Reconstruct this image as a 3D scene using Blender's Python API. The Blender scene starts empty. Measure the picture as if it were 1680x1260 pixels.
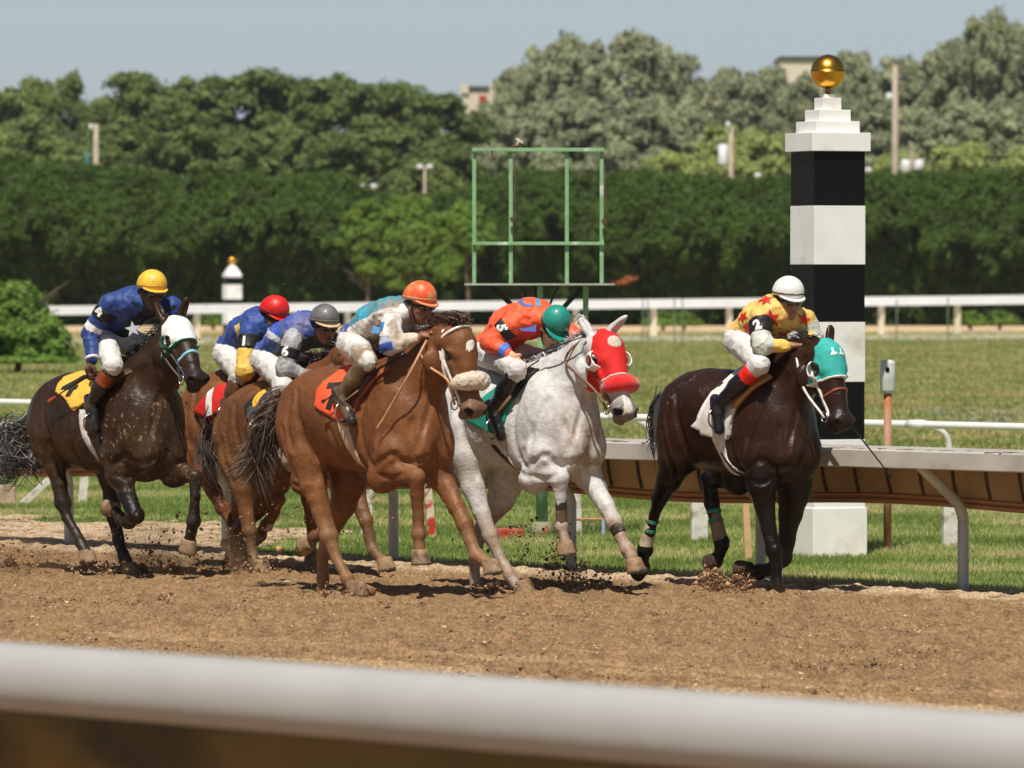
import bpy, bmesh, math, random
import numpy as np
from mathutils import Vector, Matrix, noise as mnoise
from mathutils.bvhtree import BVHTree
random.seed(7); RNG = np.random.default_rng(7)
C = bpy.context.scene.collection
sc = bpy.context.scene
# ------------------------------------------------------------------ camera, sky, sun, exposure
FPX, CAMZ, HZ = 9333.333, 2.15, 450.0          # focal length in photo pixels, eye height, horizon row
TH = math.atan((630 - HZ) / FPX)
cam_d = bpy.data.cameras.new('camera'); cam = bpy.data.objects.new('camera', cam_d); C.objects.link(cam)
cam.location = (0, 0, CAMZ); cam.rotation_euler = (math.pi / 2 - TH, 0, 0)
cam_d.sensor_width = 36; cam_d.lens = 200; cam_d.clip_end = 6000; cam_d.clip_start = 0.5
cam_d.dof.use_dof = True; cam_d.dof.focus_distance = 37.5; cam_d.dof.aperture_fstop = 5.2
sc.camera = cam
SUN_EL, SUN_AZ = math.radians(61), math.radians(192)   # azimuth measured clockwise from +Y
w = bpy.data.worlds.new('World'); sc.world = w; w.use_nodes = True
nt = w.node_tree; bg = nt.nodes['Background']
sky = nt.nodes.new('ShaderNodeTexSky'); sky.sky_type = 'NISHITA'; sky.sun_disc = False
sky.sun_elevation = SUN_EL; sky.sun_rotation = SUN_AZ
sky.dust_density = 1.0; sky.ozone_density = 2.0; sky.air_density = 1.0
# pale summer haze low over the horizon, added to the clear sky
tcw = nt.nodes.new('ShaderNodeTexCoord'); sep = nt.nodes.new('ShaderNodeSeparateXYZ'); nt.links.new(tcw.outputs['Generated'], sep.inputs[0])
hz = nt.nodes.new('ShaderNodeMapRange'); hz.inputs[1].default_value = .045; hz.inputs[2].default_value = .18; hz.inputs[3].default_value = 1; hz.inputs[4].default_value = 0; nt.links.new(sep.outputs[2], hz.inputs[0])
hc = nt.nodes.new('ShaderNodeMix'); hc.data_type = 'RGBA'; hc.inputs[6].default_value = (0, 0, 0, 1); hc.inputs[7].default_value = (2.95, 3.7, 4.95, 1); nt.links.new(hz.outputs[0], hc.inputs[0])
ad = nt.nodes.new('ShaderNodeVectorMath'); ad.operation = 'ADD'; nt.links.new(sky.outputs[0], ad.inputs[0]); nt.links.new(hc.outputs[2], ad.inputs[1])
nt.links.new(ad.outputs[0], bg.inputs[0]); bg.inputs[1].default_value = 0.055
sd = bpy.data.lights.new('sun', 'SUN'); sun = bpy.data.objects.new('sun', sd); C.objects.link(sun)
sd.energy = 4.9; sd.angle = math.radians(0.6); sd.color = (1, .95, .86)
sv = Vector((math.sin(SUN_AZ) * math.cos(SUN_EL), math.cos(SUN_AZ) * math.cos(SUN_EL), math.sin(SUN_EL)))
sun.rotation_euler = sv.to_track_quat('Z', 'Y').to_euler(); sun.location = (0, 0, 30)
sc.view_settings.view_transform = 'Standard'; sc.view_settings.look = 'None'
sc.view_settings.exposure = 0.1; sc.view_settings.gamma = 1
sc.cycles.max_bounces = 6; sc.cycles.volume_bounces = 0; sc.cycles.transparent_max_bounces = 8
# ------------------------------------------------------------------ pixel <-> place
FW = Vector((0, math.cos(TH), -math.sin(TH))); UPV = Vector((0, math.sin(TH), math.cos(TH))); RT = Vector((1, 0, 0))
def ray(u, v): return FW + RT * ((u - 840) / FPX) + UPV * (-(v - 630) / FPX)
def gpt(u, v, z=0.0):
    d = ray(u, v); t = (z - CAMZ) / d.z
    return Vector((0, 0, CAMZ)) + d * t
def dpt(u, v, D):
    d = ray(u, v); return Vector((0, 0, CAMZ)) + d * (D / d.y)
class Frame:
    def __init__(s, u, v, deg):
        s.O = gpt(u, v); s.a = math.radians(deg); c, q = math.cos(s.a), math.sin(s.a)
        s.F = Vector((c, -q, 0)); s.N = Vector((-q, -c, 0)); s.rot = -s.a
    def P(s, u, v, lat=0.0):
        d = ray(u, v); cp = Vector((0, 0, CAMZ))
        t = (lat - (cp - s.O).dot(s.N)) / d.dot(s.N); p = cp + d * t - s.O
        return np.array((p.dot(s.F), -p.dot(s.N), p.z))
    def dirw(s, wv):
        wv = Vector(wv); return np.array((wv.dot(s.F), -wv.dot(s.N), wv.z))
# ------------------------------------------------------------------ materials
def lin(c):
    if isinstance(c, str):
        c = c.lstrip('#'); c = [int(c[i:i + 2], 16) / 255 for i in (0, 2, 4)]
        c = [x / 12.92 if x <= .04045 else ((x + .055) / 1.055) ** 2.4 for x in c]
    return (c[0], c[1], c[2], 1)
MATS = {}
def mat(name, col, rough=.6, var=.15, scale=8, bump=0.0, bscale=60, metal=0, col2=None, mix=None, spec=.5, sheen=0, coat=0, vcol=False, detail=6, trans=0, vs=None):
    """plain procedural surface: colour broken up by noise (var) and an optional second colour in patches (col2, mix=(lo,hi))"""
    if name in MATS: return MATS[name]
    m = bpy.data.materials.new(name); MATS[name] = m; m.use_nodes = True; n = m.node_tree; N, L = n.nodes, n.links
    b = N['Principled BSDF']; b.inputs['Roughness'].default_value = rough; b.inputs['Metallic'].default_value = metal
    b.inputs['Specular IOR Level'].default_value = spec
    if sheen: b.inputs['Sheen Weight'].default_value = sheen
    if coat: b.inputs['Coat Weight'].default_value = coat; b.inputs['Coat Roughness'].default_value = .15
    tc = N.new('ShaderNodeTexCoord')
    nz = N.new('ShaderNodeTexNoise'); nz.inputs['Scale'].default_value = scale; nz.inputs['Detail'].default_value = detail
    if vs is not None:
        mp_ = N.new('ShaderNodeMapping'); mp_.inputs['Scale'].default_value = vs; L.new(tc.outputs['Object'], mp_.inputs['Vector']); L.new(mp_.outputs[0], nz.inputs['Vector'])
    else: L.new(tc.outputs['Object'], nz.inputs['Vector'])
    mr = N.new('ShaderNodeMapRange'); mr.inputs[1].default_value = .3; mr.inputs[2].default_value = .7
    mr.inputs[3].default_value = 1 - var; mr.inputs[4].default_value = 1 + var; L.new(nz.outputs[0], mr.inputs[0])
    if vcol:
        at = N.new('ShaderNodeAttribute'); at.attribute_name = 'Col'; src = at.outputs['Color']
    else:
        rgb = N.new('ShaderNodeRGB'); rgb.outputs[0].default_value = lin(col); src = rgb.outputs[0]
    if col2 is not None:
        n2 = N.new('ShaderNodeTexNoise'); n2.inputs['Scale'].default_value = (mix[2] if len(mix) > 2 else scale * .6); n2.inputs['Detail'].default_value = 8
        L.new(tc.outputs['Object'], n2.inputs['Vector'])
        m2 = N.new('ShaderNodeMapRange'); m2.inputs[1].default_value = mix[0]; m2.inputs[2].default_value = mix[1]; L.new(n2.outputs[0], m2.inputs[0])
        mx = N.new('ShaderNodeMix'); mx.data_type = 'RGBA'; L.new(m2.outputs[0], mx.inputs[0]); L.new(src, mx.inputs[6]); mx.inputs[7].default_value = lin(col2); src = mx.outputs[2]
    mul = N.new('ShaderNodeVectorMath'); mul.operation = 'SCALE'; L.new(src, mul.inputs[0]); L.new(mr.outputs[0], mul.inputs['Scale'])
    L.new(mul.outputs[0], b.inputs['Base Color'])
    if bump:
        nb = N.new('ShaderNodeTexNoise'); nb.inputs['Scale'].default_value = bscale; nb.inputs['Detail'].default_value = 5
        L.new(tc.outputs['Object'], nb.inputs['Vector'])
        bp = N.new('ShaderNodeBump'); bp.inputs['Strength'].default_value = min(1, bump); bp.inputs['Distance'].default_value = .01
        L.new(nb.outputs[0], bp.inputs['Height']); L.new(bp.outputs[0], b.inputs['Normal'])
    if trans:
        # thin leaves let some light through
        tr = N.new('ShaderNodeBsdfTranslucent'); L.new(mul.outputs[0], tr.inputs[0])
        ms = N.new('ShaderNodeMixShader'); ms.inputs[0].default_value = trans
        L.new(b.outputs[0], ms.inputs[1]); L.new(tr.outputs[0], ms.inputs[2]); L.new(ms.outputs[0], N['Material Output'].inputs[0])
    return m
# ------------------------------------------------------------------ objects
def tag(o, label=None, cat=None, group=None, kind=None):
    if label: o['label'] = label
    if cat: o['category'] = cat
    if group: o['group'] = group
    if kind: o['kind'] = kind
    return o
def empty(name, loc=(0, 0, 0), rz=0, label=None, cat=None, group=None):
    o = bpy.data.objects.new(name, None); C.objects.link(o); o.location = loc; o.rotation_euler = (0, 0, rz); o.empty_display_size = .2
    return tag(o, label, cat, group)
def link_mesh(name, me, m, parent=None, smooth=True):
    if m is not None:
        for q in (m if isinstance(m, (list, tuple)) else [m]): me.materials.append(q)
    if smooth: me.polygons.foreach_set('use_smooth', np.ones(len(me.polygons), dtype=bool))
    o = bpy.data.objects.new(name, me); C.objects.link(o)
    if parent is not None: o.parent = parent
    return o
def arr_mesh(name, v, f, m=None, parent=None, smooth=True, col=None):
    """mesh from numpy arrays: f is (n,3) or (n,4)"""
    v = np.asarray(v, dtype=np.float32); f = np.asarray(f, dtype=np.int32)
    me = bpy.data.meshes.new(name); me.vertices.add(len(v)); me.vertices.foreach_set('co', v.ravel())
    k = f.shape[1]; me.loops.add(f.size); me.loops.foreach_set('vertex_index', f.ravel())
    me.polygons.add(len(f)); me.polygons.foreach_set('loop_start', np.arange(0, f.size, k, dtype=np.int32))
    me.polygons.foreach_set('loop_total', np.full(len(f), k, dtype=np.int32)); me.update(calc_edges=True)
    if col is not None:
        a = me.attributes.new('Col', 'FLOAT_COLOR', 'POINT'); c4 = np.ones((len(v), 4), dtype=np.float32); c4[:, :3] = col
        a.data.foreach_set('color', c4.ravel())
    return link_mesh(name, me, m, parent, smooth)
def bm_obj(name, bm, m, parent=None, smooth=False):
    bmesh.ops.recalc_face_normals(bm, faces=bm.faces)
    me = bpy.data.meshes.new(name); bm.to_mesh(me); bm.free(); return link_mesh(name, me, m, parent, smooth)
def box(bm, c, s, rz=0, rot=None, bev=0):
    M = Matrix.Translation(Vector(c)) @ (rot if rot is not None else Matrix.Rotation(rz, 4, 'Z')) @ Matrix.Diagonal((s[0], s[1], s[2], 1))
    r = bmesh.ops.create_cube(bm, size=1, matrix=M)
    if bev:
        es = list({e for v in r['verts'] for e in v.link_edges}); bmesh.ops.bevel(bm, geom=es, offset=bev, segments=2, affect='EDGES', profile=.6)
def tube(bm, pts, rad, seg=10, cap=True, flat=1.0):
    pts = [Vector(p) for p in pts]; n = len(pts); rs = rad if isinstance(rad, (list, tuple)) else [rad] * n
    rings = []; prev = None
    for i, p in enumerate(pts):
        t = (pts[min(i + 1, n - 1)] - pts[max(i - 1, 0)]); t.normalize()
        if prev is None: a = t.orthogonal().normalized()
        else:
            a = prev - t * prev.dot(t); a.normalize()
        prev = a; b = t.cross(a)
        rings.append([bm.verts.new(p + (a * math.cos(2 * math.pi * k / seg) + b * math.sin(2 * math.pi * k / seg) * flat) * rs[i]) for k in range(seg)])
    for i in range(n - 1):
        for k in range(seg):
            bm.faces.new((rings[i][k], rings[i][(k + 1) % seg], rings[i + 1][(k + 1) % seg], rings[i + 1][k]))
    if cap:
        bm.faces.new(list(reversed(rings[0]))); bm.faces.new(rings[-1])
def curve_pts(pts, n=8):
    """Catmull-Rom through pts"""
    P_ = [np.array(p, float) for p in pts]; P_ = [2 * P_[0] - P_[1]] + P_ + [2 * P_[-1] - P_[-2]]; out = []
    for i in range(1, len(P_) - 2):
        for k in range(n):
            t = k / n; a, b, c, d = P_[i - 1:i + 3]
            out.append(.5 * ((2 * b) + (-a + c) * t + (2 * a - 5 * b + 4 * c - d) * t * t + (-a + 3 * b - 3 * c + d) * t ** 3))
    out.append(P_[-2]); return out
def lathe(bm, prof, seg=24, M=None):
    rings = []
    for r, z in prof:
        rings.append([bm.verts.new(((M or Matrix()) @ Vector((r * math.cos(2 * math.pi * k / seg), r * math.sin(2 * math.pi * k / seg), z)))) for k in range(seg)])
    for i in range(len(rings) - 1):
        for k in range(seg): bm.faces.new((rings[i][k], rings[i][(k + 1) % seg], rings[i + 1][(k + 1) % seg], rings[i + 1][k]))
    bm.faces.new(list(reversed(rings[0]))); bm.faces.new(rings[-1])
# ------------------------------------------------------------------ 3-D value noise
def vnoise(x, y, z, seed=0):
    def h(i, j, k):
        n = (i * 374761393 + j * 668265263 + k * 2147483647 + seed * 974634777) & 0xffffffff
        n = ((n ^ (n >> 13)) * 1274126177) & 0xffffffff
        return ((n ^ (n >> 16)) & 0xffff) / 65535.0
    xi, yi, zi = np.floor(x).astype(np.int64), np.floor(y).astype(np.int64), np.floor(z).astype(np.int64)
    fx, fy, fz = x - xi, y - yi, z - zi; fx, fy, fz = [q * q * (3 - 2 * q) for q in (fx, fy, fz)]
    r = 0
    for a in (0, 1):
        for b in (0, 1):
            for c in (0, 1):
                r = r + h(xi + a, yi + b, zi + c) * (fx if a else 1 - fx) * (fy if b else 1 - fy) * (fz if c else 1 - fz)
    return r
def fbm(x, y, z, s=1.0, o=4, seed=0):
    r = 0; a = .5
    for i in range(o):
        r = r + a * vnoise(x * s, y * s, z * s, seed + i); a *= .5; s *= 2.03
    return r
# ------------------------------------------------------------------ blended body volumes -> one continuous surface
class Field:
    def __init__(s, lo, hi, h):
        s.lo = np.array(lo, float); s.h = h; s.n = np.ceil((np.array(hi) - s.lo) / h).astype(int) + 1
        s.ax = [s.lo[i] + h * np.arange(s.n[i]) for i in range(3)]
        s.D = np.full(s.n, .3, dtype=np.float32)
    def copy(s):
        o = Field.__new__(Field); o.lo, o.h, o.n, o.ax = s.lo, s.h, s.n, s.ax; o.D = s.D.copy(); return o
    def grid(s): return np.meshgrid(*s.ax, indexing='ij', sparse=True)
    def _sub(s, lo, hi):
        i0 = np.clip(np.floor((lo - s.lo) / s.h).astype(int), 0, s.n); i1 = np.clip(np.ceil((hi - s.lo) / s.h).astype(int) + 1, 0, s.n)
        if (i1 <= i0).any(): return None
        sl = tuple(slice(a, b) for a, b in zip(i0, i1)); return sl, np.meshgrid(*[s.ax[k][sl[k]] for k in range(3)], indexing='ij', sparse=True)
    def _put(s, sl, d, k, sub):
        A = s.D[sl]
        if sub:
            d = -d; h = np.maximum(k - np.abs(A - d), 0) / max(k, 1e-6); s.D[sl] = np.maximum(A, d) + h * h * k / 4
        else:
            h = np.maximum(k - np.abs(A - d), 0) / max(k, 1e-6); s.D[sl] = np.minimum(A, d) - h * h * k / 4
    def rc(s, a, b, ra, rb, k=.03, sc=None, sub=False):
        a, b = np.array(a, float), np.array(b, float); m = max(ra, rb) / (min(sc) if sc is not None else 1) + k + 2 * s.h
        q = s._sub(np.minimum(a, b) - m, np.maximum(a, b) + m)
        if q is None: return s
        sl, (X, Y, Z) = q
        S = np.array(sc if sc is not None else (1, 1, 1), float); aa, bb = a * S, b * S; ab = bb - aa; L2 = max(ab.dot(ab), 1e-9)
        x, y, z = X * S[0] - aa[0], Y * S[1] - aa[1], Z * S[2] - aa[2]
        t = np.clip((x * ab[0] + y * ab[1] + z * ab[2]) / L2, 0, 1)
        d = np.sqrt((x - t * ab[0]) ** 2 + (y - t * ab[1]) ** 2 + (z - t * ab[2]) ** 2) - (ra + t * (rb - ra))
        s._put(sl, d / max(1, max(S)) if sc is not None else d, k, sub); return s
    def el(s, c, r, R=None, k=.03, sub=False):
        c, r = np.array(c, float), np.array(r, float); m = r.max() + k + 2 * s.h; q = s._sub(c - m, c + m)
        if q is None: return s
        sl, (X, Y, Z) = q; x, y, z = X - c[0], Y - c[1], Z - c[2]
        if R is not None: x, y, z = [R[0][i] * x + R[1][i] * y + R[2][i] * z for i in range(3)]
        k0 = np.sqrt((x / r[0]) ** 2 + (y / r[1]) ** 2 + (z / r[2]) ** 2); k1 = np.sqrt((x / r[0] ** 2) ** 2 + (y / r[1] ** 2) ** 2 + (z / r[2] ** 2) ** 2)
        s._put(sl, k0 * (k0 - 1) / np.maximum(k1, 1e-6), k, sub); return s
    def chain(s, pts, k=.03, sc=None):
        for (a, ra), (b, rb) in zip(pts[:-1], pts[1:]): s.rc(a, b, ra, rb, k, sc)
        return s
    def wrinkle(s, amp, freq, seed=3, st=(1, 1, 1)):
        band = np.abs(s.D) < .06; i = np.nonzero(band); X, Y, Z = [s.ax[k][i[k]] for k in range(3)]
        v = fbm(X * st[0], Y * st[1], Z * st[2], freq, 3, seed) - .44
        wv = fbm(X + 3, Y, Z, freq * .5, 2, seed + 9) * 1.2; g = fbm(X * st[0] * 1.3 + wv * .25, Y * st[1] * .8, Z * st[2] + wv * .2, freq * 1.1, 2, seed + 5) / .75
        rg = np.clip(1 - np.abs(g - .5) * 7, 0, 1) ** 2; s.D[i] -= (amp * (v * 1.1 + .32 * rg)).astype(np.float32); return s
    def mesh(s):
        D = s.D; S = D < 0; n = np.array(D.shape) - 1
        c = [S[a:a + n[0], b:b + n[1], e:e + n[2]] for a in (0, 1) for b in (0, 1) for e in (0, 1)]
        tot = sum(q.astype(np.int8) for q in c); act = (tot > 0) & (tot < 8)
        idx = np.full(n, -1, dtype=np.int64); I = np.nonzero(act); idx[I] = np.arange(len(I[0]))
        acc = np.zeros((len(I[0]), 3)); cnt = np.zeros(len(I[0]))
        cv = {(a, b, e): D[I[0] + a, I[1] + b, I[2] + e] for a in (0, 1) for b in (0, 1) for e in (0, 1)}
        for p in cv:
            for ax in range(3):
                if p[ax]: continue
                q = list(p); q[ax] = 1; q = tuple(q); A, B = cv[p], cv[q]; m = (A < 0) != (B < 0)
                t = np.where(m, A / np.where(m, A - B, 1), 0); pos = np.tile(np.array(p, float), (len(A), 1)); pos[:, ax] = t
                acc[m] += pos[m]; cnt[m] += 1
        V = s.lo + s.h * (np.stack(I, 1) + acc / cnt[:, None]); Fs = []
        for ax in range(3):
            A = [slice(None)] * 3; B = [slice(None)] * 3; A[ax] = slice(0, -1); B[ax] = slice(1, None)
            sA, sB = S[tuple(A)], S[tuple(B)]; E = np.nonzero(sA != sB); o1, o2 = [(1, 2), (2, 0), (0, 1)][ax]
            e = np.stack(E, 1); ok = (e[:, o1] > 0) & (e[:, o2] > 0) & (e[:, o1] < D.shape[o1] - 1) & (e[:, o2] < D.shape[o2] - 1); e = e[ok]
            flip = sA[tuple(e.T)]; q = []
            for d1, d2 in ((-1, -1), (0, -1), (0, 0), (-1, 0)):
                g = e.copy(); g[:, o1] += d1; g[:, o2] += d2; q.append(idx[tuple(g.T)])
            q = np.stack(q, 1); q[~flip] = q[~flip][:, ::-1]; Fs.append(q)
        Fc = np.concatenate(Fs); Fc = Fc[(Fc >= 0).all(1)]; return V, Fc
def obj_from_field(name, fld, m, parent, col=None):
    V, Fc = fld.mesh()
    return arr_mesh(name, V, Fc, m, parent, True, col(V) if col is not None else None)
def bvh_of(o): return BVHTree.FromPolygons([v.co for v in o.data.vertices], [p.vertices for p in o.data.polygons])
def poly_sd(x, y, poly):
    """signed distance to a polygon (negative inside), broadcasting"""
    poly = np.array(poly, float); n = len(poly); d = None; s = None
    for i in range(n):
        a, b = poly[i], poly[i - 1]; e = b - a; wx, wy = x - a[0], y - a[1]
        t = np.clip((wx * e[0] + wy * e[1]) / max(e.dot(e), 1e-12), 0, 1); bx, by = wx - e[0] * t, wy - e[1] * t; dd = bx * bx + by * by
        d = dd if d is None else np.minimum(d, dd)
        c1, c2, c3 = y >= a[1], y < b[1], e[0] * wy > e[1] * wx
        fl = (c1 & c2 & c3) | (~c1 & ~c2 & ~c3); s = np.where(fl, -1.0, 1.0) * (1 if s is None else s)
    return np.sqrt(d) * s
# ------------------------------------------------------------------ flat markings laid on a curved surface
def text_bm(s, size, bold=0.0):
    cu = bpy.data.curves.new('txt', 'FONT'); cu.body = s; cu.size = size; cu.align_x = 'CENTER'; cu.align_y = 'CENTER'; cu.resolution_u = 4; cu.offset = bold
    o = bpy.data.objects.new('txt', cu); C.objects.link(o); dg = bpy.context.evaluated_depsgraph_get(); dg.update()
    me = bpy.data.meshes.new_from_object(o.evaluated_get(dg)); bm = bmesh.new(); bm.from_mesh(me)
    bpy.data.objects.remove(o); bpy.data.curves.remove(cu); bpy.data.meshes.remove(me); return bm
def poly_bm(polys):
    bm = bmesh.new()
    for p in polys: bm.faces.new([bm.verts.new((x, y, 0)) for x, y in p])
    bmesh.ops.triangulate(bm, faces=bm.faces); return bm
def star(r, x=0, y=0, n=5, q=.42, rot=0):
    return [(x + r * (1 if i % 2 == 0 else q) * math.sin(math.pi * i / n + rot), y + r * (1 if i % 2 == 0 else q) * math.cos(math.pi * i / n + rot)) for i in range(2 * n)]
def rect(w_, h_, x=0, y=0): return [(x - w_ / 2, y - h_ / 2), (x + w_ / 2, y - h_ / 2), (x + w_ / 2, y + h_ / 2), (x - w_ / 2, y + h_ / 2)]
def decal(name, bm, bvh, org, nrm, up, m, parent, rot=0, off=.003, cell=.012, mirror=False):
    """lay a flat outline on the surface below it: cut it fine, then drop each vertex along -nrm"""
    bmesh.ops.remove_doubles(bm, verts=bm.verts, dist=1e-5)
    xs = [v.co.x for v in bm.verts]; ys = [v.co.y for v in bm.verts]
    for ax, lo, hi in ((0, min(xs), max(xs)), (1, min(ys), max(ys))):
        t = lo + cell
        while t < hi:
            co = [0, 0, 0]; no = [0, 0, 0]; co[ax] = t; no[ax] = 1
            bmesh.ops.bisect_plane(bm, geom=bm.verts[:] + bm.edges[:] + bm.faces[:], plane_co=co, plane_no=no); t += cell
    nrm = Vector(nrm).normalized(); up = Vector(up); up = (up - nrm * up.dot(nrm)).normalized(); rx = up.cross(nrm)
    if rot: q = Matrix.Rotation(rot, 3, nrm); up = q @ up; rx = q @ rx
    org = Vector(org)
    for v in bm.verts:
        p = org + rx * v.co.x + up * v.co.y + nrm * .25
        h, hn, i, d = bvh.ray_cast(p, -nrm, .6)
        if h is None: h = p - nrm * .25; hn = nrm
        v.co = h + hn * off
    if name == 'emblem':   # keep one piece: small islands left by folds go
        pass
    # drop faces stretched across a step
    bad = [f for f in bm.faces if max(e.calc_length() for e in f.edges) > cell * 4]
    if bad: bmesh.ops.delete(bm, geom=bad, context='FACES')
    left = set(bm.faces); isl = []
    while left and name == 'emblem':
        st = [left.pop()]; grp = list(st)
        while st:
            for e in st.pop().edges:
                for g in e.link_faces:
                    if g in left: left.discard(g); st.append(g); grp.append(g)
        isl.append(grp)
    if len(isl) > 1:
        isl.sort(key=len); bmesh.ops.delete(bm, geom=[f for g in isl[:-1] for f in g], context='FACES')
    o = bm_obj(name, bm, m, parent, True)
    return o
def sm(x, a, b):
    t = np.clip((x - a) / (b - a), 0, 1); return t * t * (3 - 2 * t)
def L3(h): return np.array(lin(h)[:3])
# ------------------------------------------------------------------ the setting
D45 = Vector((1, -1, 0)).normalized(); N45 = Vector((-1, -1, 0)).normalized()    # along the track / towards the camera side
E0 = gpt(1580, 973)                                                             # a point on the track's inner edge
def along(t, n=0.0, z=0.0): p = E0 + D45 * t + N45 * n; return Vector((p.x, p.y, z))
def sheet(name, pts, z, m, kind='structure'):
    bm = bmesh.new(); bm.faces.new([bm.verts.new((p[0], p[1], z)) for p in pts]); return tag(bm_obj(name, bm, m), kind=kind)
turf = mat('turf', '#868c50', .9, .25, .35, .5, 30, col2='#9c8f66', mix=(.50, .68, .55), detail=10)
sheet('ground', [(-1500, -50), (1500, -50), (1500, 3000), (-1500, 3000)], 0, turf)
dirtm = mat('track_dirt', (1, 1, 1), .95, .42, 1.0, .6, 45, vcol=True, detail=5, spec=.15, vs=(52, 12, 30))
sheet('track_bed', [along(-120, .0), along(120, .0), along(120, 26), along(-120, 26)], .004, mat('dirt_plain', '#8f6d4c', .95, .2, 3))
# harrowed dirt surface, one fine relief sheet
xs = np.arange(-6.6, 6.6, .03); ys = np.arange(24, 52.5, .05); Xg, Yg = np.meshgrid(xs, ys, indexing='ij')
dd = -((Xg - E0.x) * N45.x + (Yg - E0.y) * N45.y); al = (Xg - E0.x) * D45.x + (Yg - E0.y) * D45.y; dist = -dd   # dist>0 on the track
al0 = (gpt(350, 905) - E0).dot(D45); d0 = -(gpt(60, 852) - E0).dot(N45)
def spread(al_, dist_, x_, y_):
    """how far the kicked dirt has spilled over the grass edge"""
    return d0 * sm(al0 - al_, -.6, 1.6) * (.55 + 1.1 * (fbm(x_, y_, x_ * 0, 1.1, 4, 44) - .05)) + .22 * fbm(x_, y_, x_ * 0, 2.5, 2, 45) * (al_ < 99)
O_ = np.zeros_like(Xg); n1 = fbm(Xg, Yg, O_, 2.2, 4, 1); n2 = fbm(Xg, Yg, O_, 11, 3, 2); n3 = fbm(al * .5, dist * 3.5, O_, 1.5, 3, 3)
n4 = fbm(Xg, Yg, O_, 24, 2, 8); Zg = .014 + .028 * (n1 - .3) + .09 * np.maximum(n2 - .42, 0) + .06 * np.maximum(n4 - .45, 0) + .02 * (n3 - .4); edge_d = dist + .10 * (n1 - .5); Zg = np.where((dist < .05) & (dist > -.03), .008, np.where(dist <= -.03, Zg * .6 + .006, Zg))
nx, ny = Xg.shape; I = np.arange(nx * ny).reshape(nx, ny); spill = spread(al, dist, Xg, Yg); keep = (dist[:-1, :-1] > -spill[:-1, :-1]) & (dist[1:, 1:] > -spill[1:, 1:])
q = np.stack([I[:-1, :-1], I[1:, :-1], I[1:, 1:], I[:-1, 1:]], -1)[keep]
c0, c1, c2, c3 = L3('#937553'), L3('#b9a284'), L3('#573e29'), L3('#bd9d75')
n1r, n2r, n3r = n1.ravel(), n2.ravel(), n3.ravel(); er = edge_d.ravel(); yr = dist.ravel()
col = np.tile(c0, (nx * ny, 1)); n5 = fbm(Xg * 9, Yg * 1.1, O_, 1.0, 4, 19).ravel(); n6 = fbm(Xg * 24, Yg * 3, O_, 1.0, 2, 23).ravel(); col = col * (.80 + .85 * (n5 - .25))[:, None] * (.86 + .5 * (n6 - .25))[:, None]; col = col + (c2 - col) * (sm(n5 * .5 + n6 * .5, .44, .56) * .55)[:, None]; col = col + (c1 - col) * (sm(-er, -1.15, -.55) * sm(n2r, .30, .52) * .9)[:, None]
col = col + (c3 - col) * (sm(n3r, .46, .62) * .45 * sm(yr, 5, 8.5) + sm(yr, 7.5, 9.5) * .35)[:, None]
tag(arr_mesh('track', np.stack([Xg.ravel(), Yg.ravel(), Zg.ravel()], 1), q, dirtm, None, True, col), kind='structure')
# pale edging strip where dirt meets grass
bm = bmesh.new(); tube(bm, [along(t, .02, .012 + .01 * math.sin(t * 3)) for t in np.arange(-14, -1.2, .4)], .022, 6); tag(bm_obj('kerb', bm, mat('edging', '#aaa59b', .8, .2, 6, col2='#8c7253', mix=(.45, .6, 2))), kind='structure')
# far path, grey service road in the turf
sheet('path', [gpt(-900, 560), gpt(2600, 541), gpt(2600, 519), gpt(-900, 532)], .008, mat('path_sand', '#c9ad86', .9, .15, .3))
sheet('path', [gpt(-900, 572), gpt(2600, 551), gpt(2600, 543), gpt(-900, 562)], .012, mat('path_pale', '#cfcac2', .9, .12, .3))
sheet('road', [gpt(1480, 668), gpt(2600, 674), gpt(2600, 700), gpt(1600, 708), gpt(1560, 690)], .006, mat('road_grey', '#8f8d88', .9, .12, .6))
sheet('grass_bank', [gpt(-700, 900, 0), gpt(-40, 628, 0), gpt(150, 592, 0), gpt(330, 570, 0), gpt(330, 600, 0), gpt(180, 690), gpt(-200, 900)], .003, mat('turf_pale', '#7f9148', .9, .2, .4, .4, 30))
# ---- grass blades
def blades(name, n, sampler, hgt, wid, cols, seed):
    r = np.random.default_rng(seed); p = sampler(r, n); n = len(p); h_ = hgt * r.uniform(.45, 1.25, n); an = r.uniform(0, 6.283, n); le = r.normal(0, .35, (n, 2)) * h_[:, None]
    w_ = wid * r.uniform(.6, 1.3, n); dx = np.cos(an) * w_; dy = np.sin(an) * w_; z0 = np.zeros(n)
    A_ = np.stack([p[:, 0] - dx, p[:, 1] - dy, z0], 1); B_ = np.stack([p[:, 0] + dx, p[:, 1] + dy, z0], 1); T_ = np.stack([p[:, 0] + le[:, 0], p[:, 1] + le[:, 1], h_], 1)
    V = np.stack([A_, B_, T_], 1).reshape(-1, 3); f = np.arange(3 * n).reshape(-1, 3); cc = np.array([L3(c) for c in cols])
    pn = fbm(p[:, 0], p[:, 1], z0, .9, 3, seed); k = np.clip((pn - .3) / .4 * len(cols) + r.normal(0, .8, n), 0, len(cols) - 1).astype(int); c = cc[k] * r.uniform(.75, 1.25, (n, 1))
    o = arr_mesh(name, V, f, mat('grass_blade', (1, 1, 1), .7, .1, 5, vcol=True, trans=.35), None, False, np.repeat(c, 3, 0)); return tag(o, kind='stuff')
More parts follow.
